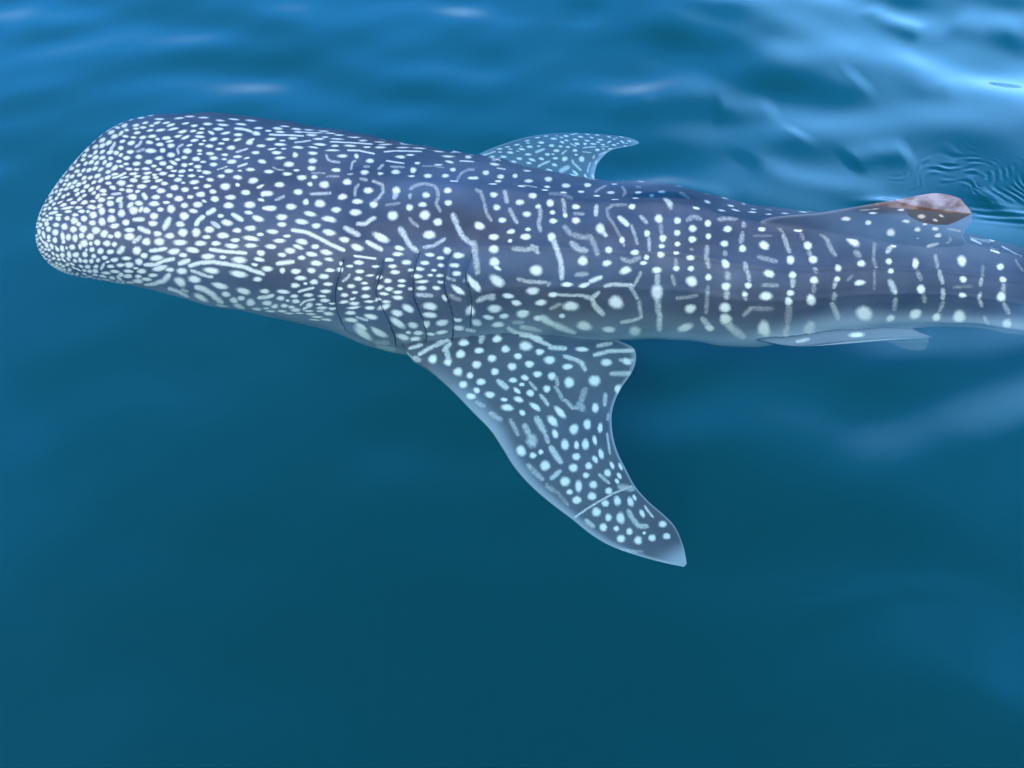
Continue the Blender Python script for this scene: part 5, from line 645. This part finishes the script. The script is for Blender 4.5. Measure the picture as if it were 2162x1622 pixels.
# the whole skin as closed shells, then joined into one body
SK = patches()
def shell(name, V, quads, tris, uv, rim, mat_index, loc_uv):
    me = mesh_np(name, V, quads, tris)
    li = np.empty(len(me.loops), np.int32); me.loops.foreach_get('vertex_index', li)
    l = me.uv_layers.new(name='skin'); l.data.foreach_set('uv', uv[li].astype(np.float32).ravel())
    a = me.attributes.new('pale', 'FLOAT', 'POINT'); a.data.foreach_set('value', rim.astype(np.float32))
    return me
mats = []
def skin_material(k, img, floor_=0.0):
    m, nt = new_mat(k + '_skin'); N = nt.nodes; L = nt.links
    o = N.new('ShaderNodeOutputMaterial'); p = N.new('ShaderNodeBsdfPrincipled'); L.new(p.outputs[0], o.inputs[0])
    uv = N.new('ShaderNodeUVMap'); uv.uv_map = 'skin'
    ti = N.new('ShaderNodeTexImage'); ti.image = img; ti.extension = 'MIRROR' if k == 'body' else 'EXTEND'; ti.interpolation = 'Cubic'
    tc = N.new('ShaderNodeTexCoord')
    # fine jitter of the lookup makes the feathered, starry edges of the spots
    n1 = N.new('ShaderNodeTexNoise'); n1.inputs['Scale'].default_value = 130; n1.inputs['Detail'].default_value = 3
    sub = N.new('ShaderNodeVectorMath'); sub.operation = 'SUBTRACT'; sub.inputs[1].default_value = (.5, .5, .5)
    sc = N.new('ShaderNodeVectorMath'); sc.operation = 'MULTIPLY'
    j = {'body': (.0018, .0026, 0), 'near_pectoral': (.006, .009, 0)}.get(k, (.009, .010, 0)); sc.inputs[1].default_value = j
    add = N.new('ShaderNodeVectorMath'); add.operation = 'ADD'
    L.new(tc.outputs['Object'], n1.inputs['Vector']); L.new(n1.outputs['Color'], sub.inputs[0]); L.new(sub.outputs[0], sc.inputs[0])
    L.new(uv.outputs[0], add.inputs[0]); L.new(sc.outputs[0], add.inputs[1]); L.new(add.outputs[0], ti.inputs['Vector'])
    # mottled dark hide
    n2 = N.new('ShaderNodeTexNoise'); n2.inputs['Scale'].default_value = 3.2; n2.inputs['Detail'].default_value = 5; n2.inputs['Roughness'].default_value = .6
    L.new(tc.outputs['Object'], n2.inputs['Vector'])
    cr = N.new('ShaderNodeValToRGB'); cr.color_ramp.elements[0].position = .3; cr.color_ramp.elements[1].position = .75
    cr.color_ramp.elements[0].color = HIDE[0]; cr.color_ramp.elements[1].color = HIDE[1]
    L.new(n2.outputs[0], cr.inputs[0])
    n3 = N.new('ShaderNodeTexNoise'); n3.inputs['Scale'].default_value = 260; n3.inputs['Detail'].default_value = 2
    L.new(tc.outputs['Object'], n3.inputs['Vector'])
    mx0 = N.new('ShaderNodeMix'); mx0.data_type = 'RGBA'; mx0.blend_type = 'OVERLAY'; mx0.inputs[0].default_value = .35
    L.new(cr.outputs[0], mx0.inputs['A']); L.new(n3.outputs['Color'], mx0.inputs['B'])
    # paler skin towards belly and fin rims
    at = N.new('ShaderNodeAttribute'); at.attribute_name = 'pale'
    mx1 = N.new('ShaderNodeMix'); mx1.data_type = 'RGBA'; mx1.inputs['B'].default_value = PALE
    L.new(at.outputs['Fac'], mx1.inputs[0]); L.new(mx0.outputs['Result'], mx1.inputs['A'])
    # the weathered, tan-brown top of the back fin
    a3 = N.new('ShaderNodeAttribute'); a3.attribute_name = 'tan'; mx3 = N.new('ShaderNodeMix'); mx3.data_type = 'RGBA'
    tn = N.new('ShaderNodeValToRGB'); tn.color_ramp.elements[0].position = .35; tn.color_ramp.elements[0].color = (.17, .095, .075, 1); tn.color_ramp.elements[1].position = .6; tn.color_ramp.elements[1].color = (.40, .27, .225, 1)
    n5 = N.new('ShaderNodeTexNoise'); n5.inputs['Scale'].default_value = 14; n5.inputs['Detail'].default_value = 5; L.new(tc.outputs['Object'], n5.inputs['Vector']); L.new(n5.outputs[0], tn.inputs[0])
    L.new(a3.outputs['Fac'], mx3.inputs[0]); L.new(mx1.outputs['Result'], mx3.inputs['A']); L.new(tn.outputs[0], mx3.inputs['B'])
    # the marks
    # speckle: strong where a mark is faint or fades out, gone in the solid spots
    n4 = N.new('ShaderNodeTexNoise'); n4.inputs['Scale'].default_value = 95; n4.inputs['Detail'].default_value = 3; L.new(tc.outputs['Object'], n4.inputs['Vector'])
    sp = N.new('ShaderNodeMath'); sp.operation = 'MULTIPLY_ADD'; sp.inputs[1].default_value = 5.0; sp.inputs[2].default_value = -2.5; L.new(n4.outputs[0], sp.inputs[0])
    inv = N.new('ShaderNodeMath'); inv.operation = 'SUBTRACT'; inv.inputs[0].default_value = 1.0; L.new(ti.outputs['Color'], inv.inputs[1])
    k1 = N.new('ShaderNodeMath'); k1.operation = 'MULTIPLY'; L.new(sp.outputs[0], k1.inputs[0]); L.new(inv.outputs[0], k1.inputs[1])
    k2 = N.new('ShaderNodeMath'); k2.operation = 'ADD'; k2.inputs[1].default_value = 1.0; L.new(k1.outputs[0], k2.inputs[0])
    g2 = N.new('ShaderNodeMath'); g2.operation = 'MULTIPLY'; g2.use_clamp = True
    L.new(ti.outputs['Color'], g2.inputs[0]); L.new(k2.outputs[0], g2.inputs[1])
    mx2 = N.new('ShaderNodeMix'); mx2.data_type = 'RGBA'; mx2.inputs['B'].default_value = SPOT
    L.new(g2.outputs[0], mx2.inputs[0]); L.new(mx3.outputs['Result'], mx2.inputs['A'])
    L.new(mx2.outputs['Result'], p.inputs['Base Color'])
    p.inputs['Roughness'].default_value = .55; p.inputs['Specular IOR Level'].default_value = .25
    b = N.new('ShaderNodeBump'); b.inputs['Strength'].default_value = .25; b.inputs['Distance'].default_value = .002
    L.new(n3.outputs[0], b.inputs['Height']); L.new(b.outputs[0], p.inputs['Normal'])
    return m
HIDE = ((.044, .038, .052, 1), (.110, .098, .118, 1)); PALE = (.42, .46, .49, 1); SPOT = (.90, .86, .76, 1)
shells = []
for k in ORDER:
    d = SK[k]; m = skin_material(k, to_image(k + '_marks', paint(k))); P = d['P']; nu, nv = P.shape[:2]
    if k == 'body':
        xs, th = d['x'], d['th']
        V = P[:, :-1].reshape(-1, 3); n_ = nv-1
        i = np.arange(nu-1)[:, None]*n_; jj = np.arange(n_)[None, :]
        q = np.stack([i+jj, i+(jj+1) % n_, i+n_+(jj+1) % n_, i+n_+jj], -1).reshape(-1, 4)
        V = np.vstack([V, P[0].mean(0)[None], P[-1].mean(0)[None]]); c0 = nu*n_; c1 = c0+1; jj = np.arange(n_)
        t = np.vstack([np.stack([np.full(n_, c0), (jj+1) % n_, jj], -1), np.stack([np.full(n_, c1), (nu-1)*n_+jj, (nu-1)*n_+(jj+1) % n_], -1)])
        uu = np.concatenate([np.repeat((xs-XF)/6.0, n_), [0, (xs[-1]-XF)/6.0]]); vv = np.concatenate([np.tile((th[:-1]+math.pi)/(2*math.pi), nu), [.5, .5]])
        at_ = np.abs(np.tile(th[:-1], nu)); xr = np.repeat(xs, n_)
        edge = 1.82 + .2*smooth01((xr-2.2)/.4) - .42*smooth01((xr-3)/1.5) + .06*np.sin(5*xr)
        pale = .95*smooth01((at_-edge+.25)/.5); pale = np.maximum(pale, .42*smooth01((at_-1.3)/.55)*smooth01((xr-.6)/1))
        pale = np.concatenate([pale, [0, 0]])
        me = shell(k, V, q, t, np.stack([uu, vv], 1), pale, 0, None)
        # the seam at v = 1: loops of the last strip must read 1, not 0
        li = np.empty(len(me.loops), np.int32); me.loops.foreach_get('vertex_index', li); uvd = np.empty(len(li)*2, np.float32)
        me.uv_layers[0].data.foreach_get('uv', uvd); uvd = uvd.reshape(-1, 2)
        ls = np.empty(len(me.polygons), np.int32); lt = ls.copy(); me.polygons.foreach_get('loop_start', ls); me.polygons.foreach_get('loop_total', lt)
        fid = np.repeat(np.arange(len(ls)), lt); mx = np.zeros(len(ls), np.float32); np.maximum.at(mx, fid, uvd[:, 1])
        bad = (mx[fid] > .9) & (uvd[:, 1] < .1); uvd[bad, 1] += 1; me.uv_layers[0].data.foreach_set('uv', uvd.ravel())
    else:
        B = d['B']
        u = np.linspace(0, 1, nu); v = (1-np.cos(np.linspace(0, np.pi, nv)))/2
        # one closed blade: top grid, bottom grid sharing both edges
        V = np.vstack([P.reshape(-1, 3), B[:, 1:-1].reshape(-1, 3)]); nt_ = nu*nv; nb = nv-2
        ti_ = np.arange(nt_).reshape(nu, nv); bi = np.empty((nu, nv), int); bi[:, 0] = ti_[:, 0]; bi[:, -1] = ti_[:, -1]; bi[:, 1:-1] = nt_+np.arange(nu*nb).reshape(nu, nb)
        def Q(I, fl):
            q = np.stack([I[:-1, :-1], I[:-1, 1:], I[1:, 1:], I[1:, :-1]], -1).reshape(-1, 4); return q[:, ::-1] if fl else q
        q = np.vstack([Q(ti_, False), Q(bi, True)])
        caps = []
        for r_, fl in ((0, False), (nu-1, True)):
            a = ti_[r_]; b = bi[r_]
            for c in range(nv-1):
                f = [a[c], b[c], b[c+1], a[c+1]]; f = list(dict.fromkeys(f))
                if fl: f = f[::-1]
                caps.append(f)
        cq = [f for f in caps if len(f) == 4]; ct = [f for f in caps if len(f) == 3]
        uvt = np.stack([np.repeat(u, nv), np.tile(v, nu)], 1); uvb = np.stack([np.repeat(u, nb), np.tile(v[1:-1], nu)], 1)
        U2, V2 = uvt[:, 0], uvt[:, 1]
        if k == 'near_pectoral':
            pt_ = .60*smooth01((.13-V2)/.13)*smooth01((U2-.2)/.2) + .7*smooth01((V2-.96)/.04) + .75*smooth01((U2-.93)/.06) + .10*smooth01((U2-.15)/.2)
        elif k == 'far_pectoral':
            pt_ = .5*smooth01((.10-V2)/.10) + .7*smooth01((V2-.93)/.06) + .6*smooth01((U2-.9)/.1) + .18
        elif k == 'dorsal': pt_ = .25*smooth01((.05-V2)/.05) + .35*smooth01((V2-.985)/.015) + .15*smooth01((U2-.62)/.1)
        elif k == 'pelvic': pt_ = .32 + .3*V2*0
        else: pt_ = .12 + 0*U2
        pb = (.8 if k != 'dorsal' else .1)+0*uvb[:, 0]
        me = shell(k, V, np.vstack([q]+([cq] if cq else [])), ct if ct else None, np.vstack([uvt, uvb]), np.concatenate([np.clip(pt_, 0, 1), pb]), 0, None)
    a2 = me.attributes.new('tan', 'FLOAT', 'POINT')
    if k == 'dorsal': a2.data.foreach_set('value', smooth01((V[:, 2]+.030)/.010)*(V[:, 0] > 0).astype(np.float32))
    me.materials.append(m)
    bm = bmesh.new(); bm.from_mesh(me)
    bmesh.ops.remove_doubles(bm, verts=bm.verts, dist=1e-6); bmesh.ops.recalc_face_normals(bm, faces=bm.faces)
    print(k, 'open edges', sum(1 for e in bm.edges if len(e.link_faces) != 2), 'vol', round(bm.calc_volume(), 3))
    if bm.calc_volume(signed=True) < 0: bmesh.ops.reverse_faces(bm, faces=bm.faces)
    bm.to_mesh(me); bm.free(); me.polygons.foreach_set('use_smooth', np.ones(len(me.polygons), bool))
    shells.append(me)
root = bpy.data.objects.new('whale_shark', None); COL.objects.link(root); root.location = tuple(to_world(2.6, .26, -.7))
root['label'] = 'spotted blue grey whale shark swimming just below the water surface'; root['category'] = 'shark'
body = bpy.data.objects.new('body', shells[0]); COL.objects.link(body)
blades = []
for k, me in zip(ORDER[1:], shells[1:]):
    f = bpy.data.objects.new(k, me); COL.objects.link(f); blades.append(f)
    md = body.modifiers.new('join_' + k, 'BOOLEAN'); md.operation = 'UNION'; md.object = f
    try: md.solver = 'MANIFOLD'
    except Exception: md.solver = 'EXACT'
    try: md.material_mode = 'TRANSFER'
    except Exception: pass
dg = bpy.context.evaluated_depsgraph_get(); ev = body.evaluated_get(dg)
joined = bpy.data.meshes.new_from_object(ev, preserve_all_data_layers=True, depsgraph=dg); joined.name = 'body'
print('joined', len(joined.vertices), len(joined.polygons), [m.name for m in joined.materials], [u.name for u in joined.uv_layers], [a.name for a in joined.attributes])
body.modifiers.clear(); body.data = joined
for f in blades: bpy.data.objects.remove(f)
joined.polygons.foreach_set('use_smooth', np.ones(len(joined.polygons), bool))
# soften the joint between body and fins
bm = bmesh.new(); bm.from_mesh(joined)
seam = set()
for e in bm.edges:
    fs = e.link_faces
    if len(fs) == 2 and fs[0].material_index != fs[1].material_index: seam.add(e.verts[0]); seam.add(e.verts[1])
print('seam', len(seam))
from mathutils import kdtree
kd = kdtree.KDTree(max(1, len(seam)))
for i, v in enumerate(seam): kd.insert(v.co, i)
kd.balance()
ROOT_Z = -.6
sel = []; wts = []
if seam:
    for v in bm.verts:
        c, i, dist = kd.find(v.co)
        R = .17 if v.co.z < -.55 else .03
        if dist < R: sel.append(v); wts.append(1-dist/R)
for it in range(60):
    new = []
    for v in sel:
        s_ = Vector(); n = 0
        for e in v.link_edges: s_ += e.other_vert(v).co; n += 1
        new.append(s_/n)
    for v, c, w in zip(sel, new, wts): v.co = v.co.lerp(c, .6*min(1, w*1.6))
bm.to_mesh(joined); bm.free()
def settle(o):
    o.parent = root; o.matrix_parent_inverse = Matrix.Translation(-Vector(root.location))
settle(body)

# gill slits: a dark gap with a thin lip, following the flank
def simple_mat(name, col, rough=.6):
    m, nt = new_mat(name); o = nt.nodes.new('ShaderNodeOutputMaterial'); p = nt.nodes.new('ShaderNodeBsdfPrincipled')
    n = nt.nodes.new('ShaderNodeTexNoise'); n.inputs['Scale'].default_value = 60; cr = nt.nodes.new('ShaderNodeValToRGB')
    cr.color_ramp.elements[0].color = tuple(c*.7 for c in col[:3])+(1,); cr.color_ramp.elements[1].color = col
    nt.links.new(n.outputs[0], cr.inputs[0]); nt.links.new(cr.outputs[0], p.inputs['Base Color']); p.inputs['Roughness'].default_value = rough
    nt.links.new(p.outputs[0], o.inputs[0]); return m
from mathutils.bvhtree import BVHTree
bm = bmesh.new(); bm.from_mesh(joined); skin_tree = BVHTree.FromBMesh(bm); bm.free()
slit_m = simple_mat('gill_dark', (.012, .012, .016, 1)); lip_m = simple_mat('gill_lip', (.5, .5, .5, 1))
for side in (-1, 1):
    for g in GILLS:
        n = 60; a = np.linspace(g[0, 1], g[-1, 1], n); gx_ = spline(a, g[:, 1], g[:, 0]); tt = np.linspace(0, 1, n)
        for nm, off, wd, prou, mt in (('gill_slit', 0.0, .0058, .010, slit_m),):
            wv = wd*np.sin(np.pi*np.clip(tt, .001, .999))**.5*(1+.35*np.sin(tt*11+g[0, 0]*9))
            rows = []
            for s_, lift in ((-1, -.006), (-.6, prou), (.6, prou), (1, -.006)):
                p0 = to_world(*body_point(gx_+off+s_*wv, side*a)); p1 = to_world(*body_point(gx_+off+s_*wv+.01, side*a)); p2 = to_world(*body_point(gx_+off+s_*wv, side*(a+.01)))
                nr = np.cross(p1-p0, p2-p0)*(1 if side > 0 else -1); nr /= np.linalg.norm(nr, axis=1)[:, None]
                cc = to_world(gx_, .27, -.7); fl = np.sign(((p0-cc)*nr).sum(1)); nr *= fl[:, None]
                for q_ in range(n):
                    c_, n_2, _, _ = skin_tree.find_nearest(Vector(p0[q_]))
                    if c_ is not None: p0[q_] = c_; nr[q_] = n_2
                rows.append(p0+nr*lift*(1 if lift < 0 else .6))
            G = np.stack(rows, 1); me = mesh_np(nm, G.reshape(-1, 3), grid_faces(n, 4)); me.materials.append(mt)
            o = bpy.data.objects.new(nm, me); COL.objects.link(o); settle(o)
# eyes, low on each side of the broad head
for side in (-1, 1):
    p0 = to_world(*body_point(np.array([.42]), np.array([side*2.35])))[0]
    bm = bmesh.new(); bmesh.ops.create_uvsphere(bm, u_segments=20, v_segments=12, radius=.022)
    me = bpy.data.meshes.new('eye'); bm.to_mesh(me); bm.free(); me.materials.append(simple_mat('eye_dark', (.01, .01, .012, 1), .15))
    me.polygons.foreach_set('use_smooth', np.ones(len(me.polygons), bool))
    o = bpy.data.objects.new('eye', me); COL.objects.link(o); o.location = p0; settle(o)
